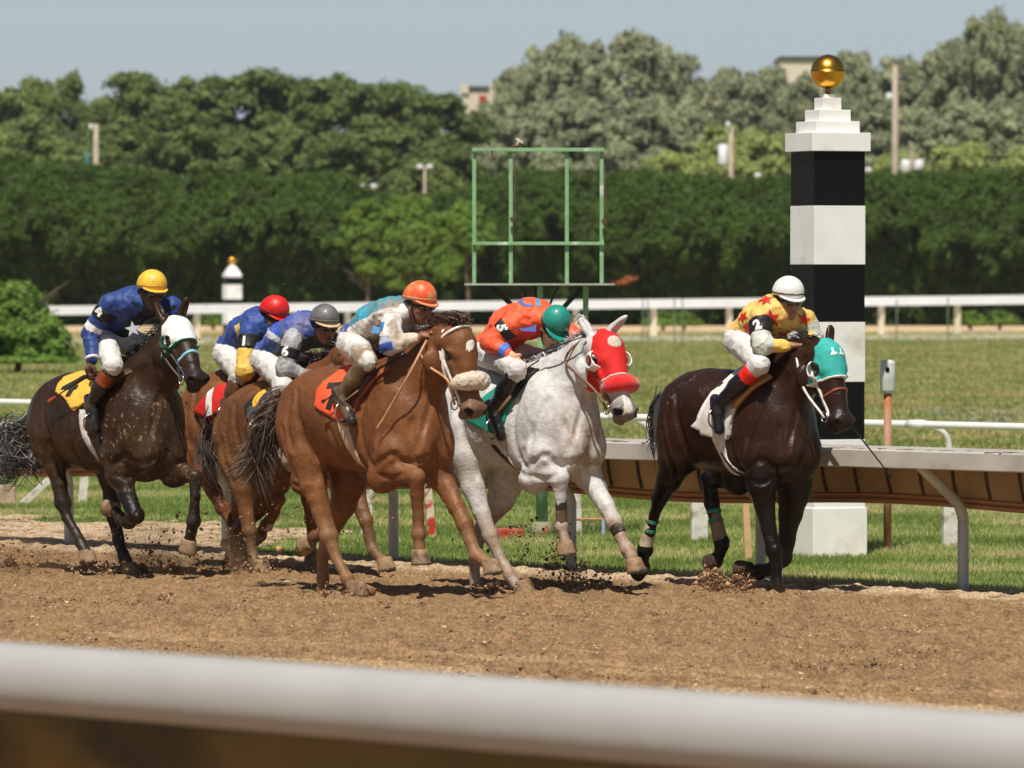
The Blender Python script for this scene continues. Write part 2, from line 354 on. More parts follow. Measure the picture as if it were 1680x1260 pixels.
def smp_near(r, n):
    y = 38.2 + (r.random(n) ** 1.35) * 26; x = r.uniform(-1, 1, n) * (y * .105 + 1.2); d = -((x - E0.x) * N45.x + (y - E0.y) * N45.y); a_l = (x - E0.x) * D45.x + (y - E0.y) * D45.y; kp = d > spread(a_l, -d, x, y) * (.75 + .5 * r.random(n)) - .05; 
    bare = fbm(x, y, x * 0, .8, 3, 77); kp &= ~((d < 1.6) & (bare > .56) & (r.random(n) < .75)); return np.stack([x, y], 1)[kp]
blades('grass', 500000, smp_near, .045, .005, ['#72863e', '#869a4c', '#9aaa5c', '#b0b270', '#c8b988'], 5)
def smp_far(r, n):
    y = 60 + r.random(n) ** 1.2 * 150; x = r.uniform(-1, 1, n) * (y * .12 + 3); return np.stack([x, y], 1)
blades('grass', 340000, smp_far, .06, .024, ['#84914c', '#979c58', '#a8a364', '#bba272', '#b0a86a'], 6)
# ---- tall striped finish post
def prism_post(root, name, cx, cy, z0, z1, half, rz, m, bev=.004):
    bm = bmesh.new(); box(bm, (cx, cy, (z0 + z1) / 2), (half * 2, half * 2, z1 - z0), rz, bev=bev); return bm_obj(name, bm, m, root)
FP = gpt(1360, 915); s_fp = FPX / FP.y
def zat(v, D): return CAMZ - (v - HZ) * D / FPX
wh = mat('post_white', '#e9e7e2', .55, .05, 5, .1, 60, col2='#c4b9a6', mix=(.56, .8, 3.5)); bk = mat('post_black', (.0035, .0038, .004), .5, .2, 8, .05, 60, spec=.2)
fp = empty('finish_post', (FP.x, FP.y + .22, 0), 0, 'tall black and white banded square post topped by a golden ball', 'finish post'); rz = math.radians(22); Dp = FP.y + .2
half = .215; lv = [918, 720, 626, 528, 434, 338, 249]
prism_post(fp, 'plinth', 0, 0, -.05, zat(832, Dp), half + .012, rz, wh)
for i in range(6):
    prism_post(fp, 'band', (lv[i] * 0), 0, zat(lv[i], Dp) if i else 0, zat(lv[i + 1], Dp) - .0, half * (.985 if i % 2 else 1.0) , rz, bk if i % 2 else wh, .003)
for (v0, v1, wpx) in ((249, 219, 138), (219, 200, 103), (200, 181, 74), (181, 161, 44), (161, 155, 26)):
    prism_post(fp, 'cap_step', 0, 0, zat(v0, Dp), zat(v1, Dp) + .001, wpx / 121 * half, rz, wh)
bm = bmesh.new(); tube(bm, [(0, 0, zat(156, Dp)), (0, 0, zat(140, Dp))], .022, 12); bm_obj('ball_stem', bm, mat('brass_dull', '#8a7446', .5, .2, 20, metal=.6), fp, True)
bm = bmesh.new(); zb = zat(118, Dp); lathe(bm, [(.001, zb - .132)] + [(.131 * math.cos(t), zb + .131 * math.sin(t)) for t in np.linspace(-1.45, -.03, 12)] + [(.134, zb - .003), (.134, zb + .003)] + [(.131 * math.cos(t), zb + .131 * math.sin(t)) for t in np.linspace(.03, 1.45, 12)] + [(.004, zb + .133)], 36)
bm_obj('gold_ball', bm, mat('gold', '#e2a23c', .28, .12, 6, metal=1, col2='#c07c28', mix=(.5, .7, 9)), fp, True)
for (u, v) in ((1320, 232), (1415, 225), (1340, 205), (1398, 190), (1412, 430)):
    pass
# ---- small striped marker far back
MD = FPX * CAMZ / (556 - HZ); mp = empty('marker_post', (dpt(381, 500, MD).x, MD, 0), 0, 'small distant black and white banded post with a pointed cap and gold knob', 'marker post')
lv2 = [556, 538, 500, 491, 467, 458]
zq = lambda v: zat(v, MD); hw = 13 / (FPX / MD)
for a_, b_, m_, k in ((556, 532, bk, .95), (532, 502, wh, 1), (502, 491, bk, .95), (491, 467, wh, 1), (467, 455, bk, .95)): prism_post(mp, 'band', 0, 0, max(zq(a_), 0), zq(b_), hw * k, math.radians(20), m_, .01)
bm = bmesh.new(); lathe(bm, [(hw * 1.35, zq(455)), (hw * 1.4, zq(451)), (hw * .8, zq(441)), (hw * .3, zq(434))], 4, Matrix.Rotation(math.radians(65), 4, 'Z')); bm_obj('cap', bm, wh, mp)
bm = bmesh.new(); bmesh.ops.create_uvsphere(bm, u_segments=16, v_segments=10, radius=6.5 / (FPX / MD), matrix=Matrix.Translation((0, 0, zq(427)))); bm_obj('gold_ball', bm, MATS['gold'], mp, True)
# ---- inner dirt rail: gooseneck posts, white fascia, brown sloping cover
al_w = mat('rail_white', '#b3ada3', .55, .10, 3, .1, 40, col2='#8e877a', mix=(.5, .75, 2.5)); cov = mat('rail_cover', '#b09468', .6, .2, 2.5, .15, 30, col2='#8a6c48', mix=(.45, .65, 1.5)); pipe = mat('pipe_grey', '#b4b4b0', .5, .12, 3, .05, 40, metal=.15)
def extr(bm, prof, t0, t1, base, step=.25, sag=None, closed=False):
    n = max(1, int((t1 - t0) / step)); rows = []
    for i in range(n + 1):
        t = t0 + (t1 - t0) * i / n; rows.append([bm.verts.new(base(t, pn, pz - (sag(t) * pk if sag else 0))) for pn, pz, pk in prof])
    m_ = len(prof)
    for i in range(n):
        for k in range(m_ if closed else m_ - 1): bm.faces.new((rows[i][k], rows[i][(k + 1) % m_], rows[i + 1][(k + 1) % m_], rows[i + 1][k]))
    if closed: bm.faces.new(rows[0]); bm.faces.new(list(reversed(rows[-1])))
SP = 1.85; rail = empty('track_rail', along(0, .3), 0, 'low white racetrack rail with brown sloping cover on bent grey posts, behind the horses', 'rail'); RB = along(0, .3)
rb = lambda t, n_, z: along(t, n_, z) - RB
sag = lambda t: .045 * math.sin(math.pi * (((t + .75) / (SP * 2)) % 1)) ** 2
T0, T1 = -30, 16
bm = bmesh.new(); extr(bm, [(.60, .852, 0), (.615, .86, 0), (.615, .968, 0), (.60, .976, 0), (-.06, .976, 0), (-.07, .965, 0), (-.06, .955, 0), (.585, .955, 0), (.585, .852, 0)], T0, T1, rb, .5, None, True); bm_obj('top_rail', bm, al_w, rail)
bm = bmesh.new(); extr(bm, [(-.040, .954, 0), (-.045, .85, .3), (-.060, .74, .6), (-.085, .64, .9), (-.10, .60, 1), (-.112, .60, 1), (-.098, .64, .9), (-.073, .74, .6), (-.058, .85, .3), (-.053, .954, 0)], T0, T1, rb, .25, sag, True); bm_obj('cover', bm, cov, rail)
bm = bmesh.new(); 
for zz, nn, rr_ in ((.600, -.095, .020), (.640, -.078, .012)): tube(bm, [rb(t, nn, zz - sag(t)) for t in np.arange(T0, T1, .25)], rr_, 6)
bm_obj('cover_lip', bm, mat('cover_edge', '#b07c54', .6, .2, 3), rail, True)
for t in np.arange(-9.0, 3.2, .295):
    sgt = sag(t); bm = bmesh.new(); tube(bm, [rb(t, -.036, .93), rb(t + .012, -.040, .85 - .3 * sgt), rb(t + .02, -.053, .74 - .6 * sgt), rb(t + .03, -.074, .655 - .8 * sgt)], .012, 5); bm_obj('cover_rib', bm, mat('rib_dark', '#4a3826', .7, .2, 8), rail, True)
for k in range(-9, 3):
    t = k * SP; bm = bmesh.new(); pts = [rb(t, 0, -.05), rb(t, 0, .42), rb(t, .0, .50), rb(t, .03, .57), rb(t, .10, .64), rb(t, .40, .84), rb(t, .52, .92)]
    tube(bm, curve_pts(pts, 5), .038, 14); bm_obj('gooseneck_post', bm, pipe, rail, True)
for t in (-1.35, -5.1, 1.2):
    bm = bmesh.new(); box(bm, rb(t, .6165, .913), (.05, .006, .108), math.radians(-45)); bm_obj('joint_plate', bm, mat('joint_white', '#dcdad5', .4, .1, 5), rail)
# pieces of old tape and dirt lying on the top
bm = bmesh.new()
for k in range(260):
    t = random.uniform(-9, 3); box(bm, rb(t, random.uniform(.40, .6), .9775), (random.uniform(.02, .09), random.uniform(.01, .03), .003), random.uniform(0, 3))
tag(bm_obj('dirt_flecks', bm, mat('clod', '#7a5738', .95, .2, 20), rail), kind='stuff')
# ---- turf course rail just behind: white pipe with bent posts
TRB = gpt(1068, 812); trl = empty('turf_rail', TRB, 0, 'white round pipe rail on curved white posts along the turf course', 'rail'); zr = .80; s2 = 9333.33 / TRB.y
wp = mat('pipe_white', '#e2e0dc', .35, .06, 4, spec=.5)
def tr(t, n_, z): p = D45 * t + N45 * n_; return Vector((p.x, p.y, z))
bm = bmesh.new(); tube(bm, [tr(t, .30, zr - .04) for t in np.arange(-22, 16, 1.0)], .036, 14); bm_obj('pipe', bm, wp, trl, True)
for k in range(-5, 4):
    t = k * 3.82; bm = bmesh.new(); tube(bm, curve_pts([tr(t - .14, .26, zr - .05), tr(t - .06, .14, zr - .075), tr(t - .01, .04, zr - .15), tr(t, 0, zr - .32), tr(t, 0, -.03)], 5), .030, 12); bm_obj('bent_post', bm, wp, trl, True)
    bm = bmesh.new(); tube(bm, [tr(t - .25, .30, zr - .04), tr(t - .05, .30, zr - .04)], .045, 14); bm_obj('sleeve', bm, wp, trl, True)
# ---- far turf rail: board rail on posts
fr_ = empty('far_rail', gpt(900, 548), 0, 'long white rail on short square posts in front of the tall hedge', 'rail'); fo = gpt(900, 548)
def farp(u, v, D, ): p = dpt(u, v, D); return p - fo
fw_ = mat('far_white', '#f4f2ee', .6, .06, 1)
def fD(u): return 178 + (u - 75) / 1605 * 28
bm = bmesh.new(); us = np.linspace(75, 1900, 40); tp = [dpt(u, 0, fD(u)) for u in us]; prv = None
for u in us:
    D_ = fD(u); x = dpt(u, 0, D_).x; s__ = FPX / D_; z1 = CAMZ - (509 - (u - 75) * .0112 - 7 - HZ) / s__; z0 = z1 - 15 / s__
    ring = [bm.verts.new(Vector((x, D_ + o_[0], o_[1])) - Vector((fo.x, fo.y, 0))) for o_ in ((-.08, z0), (-.08, z1), (.08, z1), (.08, z0))]
    if prv:
        for k in range(4): bm.faces.new((prv[k], prv[(k + 1) % 4], ring[(k + 1) % 4], ring[k]))
    prv = ring
bm_obj('top_rail', bm, fw_, fr_)
for u in (322, 446, 570, 693, 818, 945, 1073, 1197, 1322, 1447, 1572, 1697):
    D_ = fD(u); x = dpt(u, 0, D_).x; s__ = FPX / D_; z1 = CAMZ - (509 - (u - 75) * .0112 + 4 - HZ) / s__
    bm = bmesh.new(); box(bm, (x - fo.x, D_ - fo.y + .2, z1 / 2), (10 / s__, .2, z1)); bm_obj('post', bm, mat('far_post', '#d8c9ad', .7, .1, 1), fr_)
# ---- short posts, blocks and marks in the grass
def wood(u0, v0, u1, v1, vb, wpx, m, label, name='post', cat='post', group=None, lean=None, top='cut'):
    """post from its foot (u0,v0) to its head (u1,v1); vb = ground row of the foot"""
    g = gpt(u0, vb); D_ = g.y; s__ = FPX / D_; h_ = (vb - v1) / s__; dx = (u1 - u0) / s__
    r = empty(name, g, 0, label, cat, group); bm = bmesh.new(); w2 = wpx / s__
    sh = Matrix.Identity(4); box(bm, (0, 0, h_ / 2), (w2, w2 * .8, h_ + .08), math.radians(8), bev=.008)
    for v in bm.verts: v.co.x += dx * v.co.z / max(h_, .01) + .004 * random.uniform(-1, 1)
    bm_obj('shaft', bm, m, r); return r
ow = mat('old_white_wood', '#cfcbc2', .8, .2, 12, .4, 60, col2='#8d7a60', mix=(.50, .62, 9)); tanw = mat('tan_wood', '#c9a277', .7, .15, 10); redw = mat('red_white_wood', '#b3391f', .8, .2, 12, .3, 60, col2='#c9b9a0', mix=(.46, .54, 10))
tops = [wood(1147, 890, 1147, 760, 889, 26, ow, 'worn white wooden post in the grass under the rail, behind the dark bay horse'), wood(1558, 900, 1558, 770, 899, 24, ow, 'worn white wooden post beside the rightmost bent grey rail post'),
 wood(1228, 922, 1220, 770, 922, 11, tanw, 'thin tan wooden stake leaning slightly behind the dark bay horse', 'stake', 'stake'),
 wood(941, 880, 941, 770, 878, 24, ow, 'peeling white post right of the green board pole, behind the grey horse'), wood(135, 825, 140, 770, 825, 14, ow, 'short white wooden post standing behind the far left horse'),
 wood(600, 880, 606, 780, 880, 16, ow, 'white wooden post half hidden behind the leading chestnut horse'), wood(378, 850, 374, 780, 850, 12, ow, 'white wooden post behind the bent foreleg of the second row horses'),
 wood(710, 884, 699, 780, 884, 14, redw, 'leaning post with peeling red and white paint between chestnut and grey horse')]
g = gpt(36, 828); r = empty('brace', g, 0, 'white wooden brace leaning diagonally under the rail at far left', 'brace'); bm = bmesh.new(); s__ = FPX / g.y; q1 = Vector((52 / s__, .05, 48 / s__))
tube(bm, [Vector((0, 0, 0)), q1 * .5, q1], .040, 4); bm_obj('plank', bm, ow, r)
def block(u, vb, wpx, hpx, m, label, name='block', cat='block'):
    g = gpt(u, vb); s__ = FPX / g.y; r = empty(name, g, 0, label, cat); bm = bmesh.new(); box(bm, (0, .1, hpx / s__ / 2), (wpx / s__, .28, hpx / s__), math.radians(12), bev=.015); bm_obj('body', bm, m, r); return r
block(4, 829, 34, 32, mat('pinkish_concrete', '#b89c86', .9, .15, 12, .5, 40), 'square pinkish concrete block in the grass at the left edge')
block(833, 886, 44, 18, mat('red_brick', '#a8402a', .8, .25, 14, .4, 50, col2='#8a6a50', mix=(.5, .6, 12)), 'low red painted block in the grass beside the green pole foot', 'footing', 'block')
block(548, 940, 60, 9, mat('pale_stone', '#bdb7ab', .9, .15, 12, .4, 50), 'flat pale stone slab at the edge of the dirt between horse legs', 'slab', 'slab')
g = gpt(990, 882); r = empty('hurdle', g, 0, 'small low frame with a rusty top bar and blue grey leg in the grass', 'frame'); s__ = FPX / g.y; bm = bmesh.new(); tube(bm, [(-58 / s__, 0, 30 / s__), (0, 0, 30 / s__)], .012, 6); bm_obj('bar', bm, mat('rusty_bar', '#a87c5a', .8, .2, 20), r)
bm = bmesh.new(); tube(bm, [(0, 0, 0), (0, 0, 30 / s__)], .016, 6); bm_obj('leg', bm, mat('bluegrey', '#9fb0c4', .6, .1, 20), r); bm = bmesh.new(); tube(bm, [(-58 / s__, 0, 0), (-58 / s__, 0, 30 / s__)], .012, 6); bm_obj('leg', bm, MATS['bluegrey'], r)
# ---- sensor box on a pole
g = gpt(1456, 904); s__ = FPX / g.y; r = empty('sensor_post', g, 0, 'rounded grey metal box on a rusty pole right of the tall striped post', 'sensor post')
bm = bmesh.new(); tube(bm, [(0, 0, -.05), (0, 0, (904 - 640) / s__)], 6.5 / s__, 14); bm_obj('pole', bm, mat('rusty_pole', '#a5613a', .7, .2, 5, .2, 40, col2='#b09a86', mix=(.42, .60, 1.1)), r, True)
bm = bmesh.new(); box(bm, (0, 0, (904 - 618) / s__), (23 / s__, .10, 56 / s__), math.radians(20), bev=.035); bm_obj('housing', bm, mat('grey_box', '#c9c9c6', .5, .12, 10), r, True)
bm = bmesh.new(); p = Matrix.Rotation(math.radians(20), 3, 'Z') @ Vector((-.025, -.052, 0)); bmesh.ops.create_uvsphere(bm, u_segments=12, v_segments=8, radius=.016, matrix=Matrix.Translation((p.x, p.y, (904 - 606) / s__)) @ Matrix.Diagonal((1, .3, 1.3, 1))); bm_obj('port', bm, bk, r, True)
# ---- green tote board frame on its pole
g = gpt(889, 880); Dg = g.y; s__ = FPX / Dg; tb = empty('board_frame', g, 0, 'empty green metal board frame on a green pole, rising above the grey horse', 'board frame')
grn = mat('green_paint', '#7fa678', .6, .15, 10, .2, 50, col2='#b9c4b4', mix=(.60, .70, 9)); dgr = mat('dark_brace', '#20251f', .6, .2, 10); rust = mat('rust', '#5a4234', .8, .2, 12)
Z = lambda v: CAMZ - (v - HZ) / s__
X_ = lambda u: (u - 889) / s__
def bar(nm, u0, v0, u1, v1, w_, m_, y=0, d=None):
    a_, b_ = Vector((X_(u0), y, Z(v0))), Vector((X_(u1), y, Z(v1))); ax_ = b_ - a_; L_ = ax_.length; rot = ax_.to_track_quat('Z', 'Y').to_matrix().to_4x4(); bm = bmesh.new(); w2 = w_ / s__; box(bm, (a_ + b_) / 2, (w2, d or w2, L_), rot=rot, bev=.003); return bm_obj(nm, bm, m_, tb)
for u in (778, 838, 930, 987): bar('upright', u, 468, u, 247, 6.5, grn, 0)
bar('top_bar', 775, 246, 991, 246, 6, grn, -.035); bar('middle_bar', 775, 399.5, 991, 399.5, 5.5, grn, -.035)
bm = bmesh.new(); box(bm, (X_(885), 0, Z(466.5)), (246 / s__, .30, .016)); bm_obj('shelf', bm, mat('shelf_pale', '#9da394', .7, .2, 8), tb)
bar('mast', 886, 600, 886, 469, 9, grn, -.02); bar('mast', 961, 760, 961, 469, 9, grn, .05)
for u0, v0, u1, v1 in ((806, 470, 848, 508), (858, 470, 866, 500), (915, 470, 900, 505), (955, 472, 915, 515), (880, 470, 880, 520)): bar('strut', u0, v0, u1, v1, 8 if v1 > 506 else 4, dgr, .08)
bar('latch_rod', 845, 262, 843, 360, 2.5, rust, -.07); bar('latch_rod', 992, 270, 993, 362, 2.5, rust, -.07)
bar('latch', 838, 357, 842, 364, 6, rust, -.07); bar('latch', 988, 360, 992, 368, 6, rust, -.07)
bm = bmesh.new(); tube(bm, curve_pts([Vector((X_(808), -.06, Z(247))), Vector((X_(808), -.06, Z(258))), Vector((X_(811), -.06, Z(263))), Vector((X_(813), -.06, Z(256)))], 5), .006, 6); bm_obj('hook', bm, rust, tb, True)
bm = bmesh.new(); tube(bm, [Vector((0, 0, -.05)), Vector((0, 0, Z(600)))], 10 / s__, 18); bm_obj('pole', bm, mat('green_pole', '#6f9a78', .6, .15, 6), tb, True)
bm = bmesh.new(); tube(bm, [Vector((0, 0, -.05)), Vector((0, 0, Z(856)))], 16.5 / s__, 18); bm_obj('collar', bm, mat('collar_rusty', '#8a8a6a', .8, .2, 8, col2='#8a5c42', mix=(.45, .6, 8)), tb, True)
bar('crossbar', 880, 590, 965, 590, 8, grn, .03)
gp_ = gpt(961, 872); r = None
# broken bird-like scrap on the top bar
br = empty('bird', (g.x + X_(846), g.y - .03, Z(244)), 0, 'small brown bird with a pale wing flicked up, perched on the green frame', 'bird'); bf = Field((-.10, -.06, -.03), (.10, .06, .10), .003)
bf.el((0, 0, .018), (.032, .016, .014), None, .01); bf.rc((-.015, 0, .018), (-.07, 0, -.004 + .006), .012, .004, .01); bf.el((.028, 0, .03), (.012, .011, .011), None, .008); bf.rc((.035, 0, .028), (.052, 0, .026), .004, .0015, .004); bf.rc((.004, 0, -.012), (.004, 0, .01), .003, .004, .004)
obj_from_field('body', bf, mat('bird_brown', '#5a3a26', .8, .2, 30), br); bf = Field((-.06, -.04, -.03), (.10, .04, .12), .003); bf.el((.030, 0, .062), (.040, .005, .012), np.array([(.83, 0, .55), (0, 1, 0), (-.55, 0, .83)]), .004); bf.rc((.0, 0, .022), (.02, 0, .05), .006, .006, .01); obj_from_field('wing', bf, mat('wing_pale', '#c9c0b0', .8, .1, 30), br)
# ---- thin wires stakes near the far rail
for u, v0, v1 in ((1055, 490, 545), (1063, 492, 548), (1107, 488, 548), (1120, 490, 547), (1472, 492, 520), (1556, 488, 530)):
    D_ = 175; p = dpt(u, 0, D_); s2_ = FPX / D_; r = empty('wire_stake', (p.x, D_, 0), 0, 'thin grey green stake in front of the far white rail', 'stake', 'thin stakes by the far rail'); bm = bmesh.new(); tube(bm, [(0, 0, 0), (0, 0, CAMZ - (v0 - HZ) / s2_)], .022, 5); bm_obj('rod', bm, mat('stake_green', '#6c7c62', .7, .1, 3), r)
# ---- near rail in front of the camera, far out of focus
NB = dpt(840, 1112, 14.1); z_n = NB.z; NBg = Vector((NB.x, NB.y, 0)); nr_ = empty('near_rail', NBg, 0, 'out of focus white rail with rounded face running across the foreground', 'rail')
def nbp(t, n_, z): p = D45 * t + N45 * n_; return Vector((p.x, p.y, z))
bm = bmesh.new(); prof = [(0, z_n, 0), (.05, z_n - .004, 0), (.085, z_n - .03, 0), (.10, z_n - .075, 0), (.10, z_n - .12, 0), (.085, z_n - .165, 0), (.05, z_n - .185, 0), (-.02, z_n - .185, 0), (-.05, z_n - .02, 0)]
extr(bm, prof, -8, 8, nbp, .5, None, True); bm_obj('top_rail', bm, mat('near_white', '#a8a6a2', .5, .05, 4, .02, 40), nr_, True)
bm = bmesh.new(); extr(bm, [(.06, z_n - .184, 0), (.02, z_n - .30, 0), (-.08, z_n - .42, 0), (-.10, z_n - .42, 0), (.0, z_n - .30, 0), (.04, z_n - .184, 0)], -8, 8, nbp, .5, None, True); bm_obj('cover', bm, mat('near_cover', '#675628', .7, .25, 1.6, col2='#352e1e', mix=(.45, .6, 1.3)), nr_)
for t in (-4.1, -1.85, .38, 2.6):
    bm = bmesh.new(); tube(bm, curve_pts([nbp(t, -.2, -.05), nbp(t, -.2, .5), nbp(t, -.12, .7), nbp(t, .0, z_n - .19)], 5), .038, 12); bm_obj('gooseneck_post', bm, pipe, nr_, True)
    if t > 9: bm = bmesh.new(); tube(bm, [nbp(t + .35, .062, z_n - .18), nbp(t + .35, .03, z_n - .30), nbp(t + .35, -.06, z_n - .42)], .02, 6)
    if t > 9: bm_obj('cover_rib', bm, mat('rib_dark', '#4a3826'), nr_, True)
# ------------------------------------------------------------------ horses
def plane_pt(fr, u, v, base, deg):
    """point on pixel ray inside the vertical plane through base (local) with world heading deg"""
    a = math.radians(deg); n = Vector((-math.sin(a), -math.cos(a), 0)); d = ray(u, v); cp = Vector((0, 0, CAMZ))
    bw = fr.O + fr.F * base[0] - fr.N * base[1] + Vector((0, 0, base[2])); t = (bw - cp).dot(n) / d.dot(n); p = cp + d * t - fr.O
    return np.array((p.dot(fr.F), -p.dot(fr.N), p.z)), fr.dirw((math.cos(a), -math.sin(a), 0))
def head_prims(F, o, R, s=1.0, k=.03, g=1.14):
    """R rows: a (poll to muzzle), d (face side), x (right side); g thickens the skull"""
    A, Dv, X = R
    def q(a, d, x): return o + (A * a + Dv * (d * g + .012) + X * x * g) * s
    def r3(a, d, x): return np.array((a, d * g, x * g)) * s
    F.el(q(.09, -.045, 0), r3(.13, .095, .088), R, k)
    F.rc(q(.11, .012, 0), q(.45, -.018, 0), .072 * s * g, .045 * s * g, k)
    F.rc(q(.20, -.06, 0), q(.47, -.052, 0), .080 * s * g, .050 * s * g, k)
    for e in (1, -1):
        F.el(q(.185, -.135, e * .048), r3(.12, .092, .042), R, .015)
        F.el(q(.170, -.012, e * .072), r3(.046, .024, .024), R, .015)
        F.rc(q(.13, .012, e * .045), q(.20, .012, e * .052), .03 * s * g, .026 * s * g, .03)
        F.rc(q(.235, -.038, e * .070), q(.40, -.030, e * .050), .015 * s * g, .010 * s * g, .012)   # cheekbone ridge
    F.el(q(.530, -.034, 0), r3(.080, .062, .058), R, .03)
    F.rc(q(.30, -.12, 0), q(.50, -.088, 0), .040 * s * g, .026 * s * g, .025)
    F.el(q(.555, -.098, 0), r3(.048, .032, .038), R, .012)
    for e in (1, -1): F.el(q(.556, -.014, e * .040), r3(.042, .034, .026), R, .012)
    for e in (1, -1): F.el(q(.575, -.008, e * .062), r3(.032, .020, .022), R, .006, sub=True)
    F.el(q(.595, -.076, 0), r3(.07, .005, .09), R, .006, sub=True)
    for e in (1, -1): F.el(q(.183, -.030, e * .098), r3(.026, .016, .018), R, .005, sub=True)
    for e in (1, -1): F.rc(q(.30, -.085, e * .066), q(.46, -.070, e * .052), .008 * s, .006 * s, .01, sub=True)   # hollow between jaw and nose
def ears(F, o, R, spec, s=1.0):
    A, Dv, X = R
    for e in (1, -1):
        a0 = o + (A * .02 + Dv * -.02 + X * e * .055) * s
        tip = spec[0 if e == 1 else 1]
        ax = tip - a0; l = np.linalg.norm(ax); ax = ax / l; w_ = np.cross(ax, Dv); w_ /= np.linalg.norm(w_); n_ = np.cross(w_, ax)
        F.el(a0 + ax * l * .52, (l * .53, .034 * s, .026 * s), np.array((ax, w_, n_)), .02)
        F.el(a0 + ax * l * .58 + n_ * .024 * s * (1 if n_.dot(Dv) > 0 else -1), (l * .34, .017 * s, .016 * s), np.array((ax, w_, n_)), .008, sub=True)
def strands(name, roots, flows, width, m, parent, segs=9, jit=.03, cols=None, grav=0):
    """hair: thin tapering ribbons. roots (n,3); flows: list of k control offsets arrays (n,3)"""
    n = len(roots); t = np.linspace(0, 1, segs + 1); V = []; K = len(flows); allp = [roots] + [roots + f for f in flows]
    kn = np.linspace(0, 1, K + 1)
    for ti in t:
        i = min(int(ti * K), K - 1); u = ti * K - i; u2 = u
        a, b = allp[i], allp[i + 1]; pa = allp[max(i - 1, 0)]; pb = allp[min(i + 2, K)]
        p = .5 * (2 * a + (b - pa) * u2 + (2 * pa - 5 * a + 4 * b - pb) * u2 ** 2 + (3 * a - pa - 3 * b + pb) * u2 ** 3); V.append(p)
    V = np.stack(V, 1)                                # n, segs+1, 3
    ph = RNG.uniform(0, 6.28, (n, 1)); amp = jit * t[None, :]
    V[:, :, 0] += amp * np.sin(ph + 5 * t[None, :]); V[:, :, 2] += amp * np.cos(ph * 1.7 + 6 * t[None, :]); V[:, :, 1] += amp * np.sin(ph * 2.3 + 4 * t[None, :])
    side = RNG.normal(size=(n, 1, 3)); tan = V[:, -1:, :] - V[:, :1, :]; side = np.cross(side, tan); side /= np.linalg.norm(side, axis=2, keepdims=True) + 1e-9
    wd = (width * (1 - t ** 2 * .85))[None, :, None]
    Lf, Rg = V - side * wd, V + side * wd; vv = np.stack([Lf, Rg], 2).reshape(-1, 3); base = (np.arange(n) * (segs + 1) * 2)[:, None]; s_ = np.arange(segs)[None, :] * 2
    f = np.stack([base + s_, base + s_ + 1, base + s_ + 3, base + s_ + 2], 2).reshape(-1, 4)
    col = None
    if cols is not None:
        pick = RNG.integers(0, len(cols), n); cc = np.array([L3(c) for c in cols])[pick]; cc = cc * RNG.uniform(.75, 1.25, (n, 1)); col = np.repeat(cc, (segs + 1) * 2, 0)
    return arr_mesh(name, vv, f, m, parent, True, col)
def hoof_mesh(c, dn, fwd, r, m, parent, shoe):
    dn = Vector(dn).normalized(); fwd = Vector(fwd); fwd = (fwd - dn * fwd.dot(dn)).normalized(); sd_ = dn.cross(fwd); bm = bmesh.new(); rings = []
    prof = [(.80, -.62, -.10), (.86, -.5, -.06), (.93, 0, .02), (1.0, .5, .10), (1.04, .72, .13), (1.03, .80, .13)]
    seg = 20
    for rr, z, sh in prof:
        ring = []
        for k in range(seg):
            an = 2 * math.pi * k / seg; x = math.cos(an) * rr * r + sh * r; y = math.sin(an) * rr * r * .93
            if x < -.75 * r: x = -.75 * r
            zz = z * r * (1.0 if x > 0 else 1 - .0 * x)
            ring.append(bm.verts.new(Vector(c) + fwd * x + sd_ * y + dn * zz))
        rings.append(ring)
    for i in range(len(rings) - 1):
        for k in range(seg): bm.faces.new((rings[i][k], rings[i][(k + 1) % seg], rings[i + 1][(k + 1) % seg], rings[i + 1][k]))
    bm.faces.new(list(reversed(rings[0])))
    # concave sole
    ins = [bm.verts.new(Vector(c) + (v.co - Vector(c)) * .72 + dn * .13 * r) for v in rings[-1]]
    cen = bm.verts.new(Vector(c) + dn * .45 * r + fwd * .1 * r)
    for k in range(seg):
        bm.faces.new((rings[-1][k], rings[-1][(k + 1) % seg], ins[(k + 1) % seg], ins[k])); bm.faces.new((ins[k], ins[(k + 1) % seg], cen))
    h = bm_obj('hoof', bm, m, parent, True)
    bm = bmesh.new(); pts = []
    for k in range(15):
        an = math.radians(-140 + 280 * k / 14); pts.append(Vector(c) + fwd * (math.cos(an) * r * .93 + .13 * r) + sd_ * math.sin(an) * r * .86 + dn * .84 * r)
    tube(bm, pts, r * .11, 6); bm_obj('horseshoe', bm, shoe, h, True)
    return h
CREASES = []
def make_creases():
    fr = Frame(*H7['frame']); R0, S0 = fr.P(*H7['rump']), fr.P(*H7['shoulder'])
    for anc, w_, dp, px in (('R', .020, .45, [(489, 640), (488, 672), (495, 702), (503, 728), (520, 752)]), ('R', .016, .5, [(503, 728), (514, 760), (522, 788)]), ('R', .018, .5, [(464, 700), (470, 738), (484, 778)]), ('R', .014, .5, [(478, 650), (472, 690), (480, 735)]),
        ('S', .016, .5, [(604, 640), (592, 690), (598, 735), (614, 768)]), ('S', .014, .5, [(648, 650), (628, 690), (618, 735)]), ('S', .017, .45, [(676, 690), (677, 728), (678, 762)]), ('S', .016, .45, [(640, 742), (660, 756), (678, 760), (700, 752)]), ('S', .015, .5, [(712, 640), (702, 680), (692, 712), (682, 738)]), ('S', .014, .5, [(616, 762), (636, 748), (652, 744)]), ('S', .012, .5, [(622, 778), (645, 784), (662, 776)]), ('R', .014, .5, [(540, 700), (556, 740), (580, 772), (604, 786)])):
        base = R0 if anc == 'R' else S0; CREASES.append((anc, w_, dp, [fr.P(u, v, .18) - base for u, v in px]))
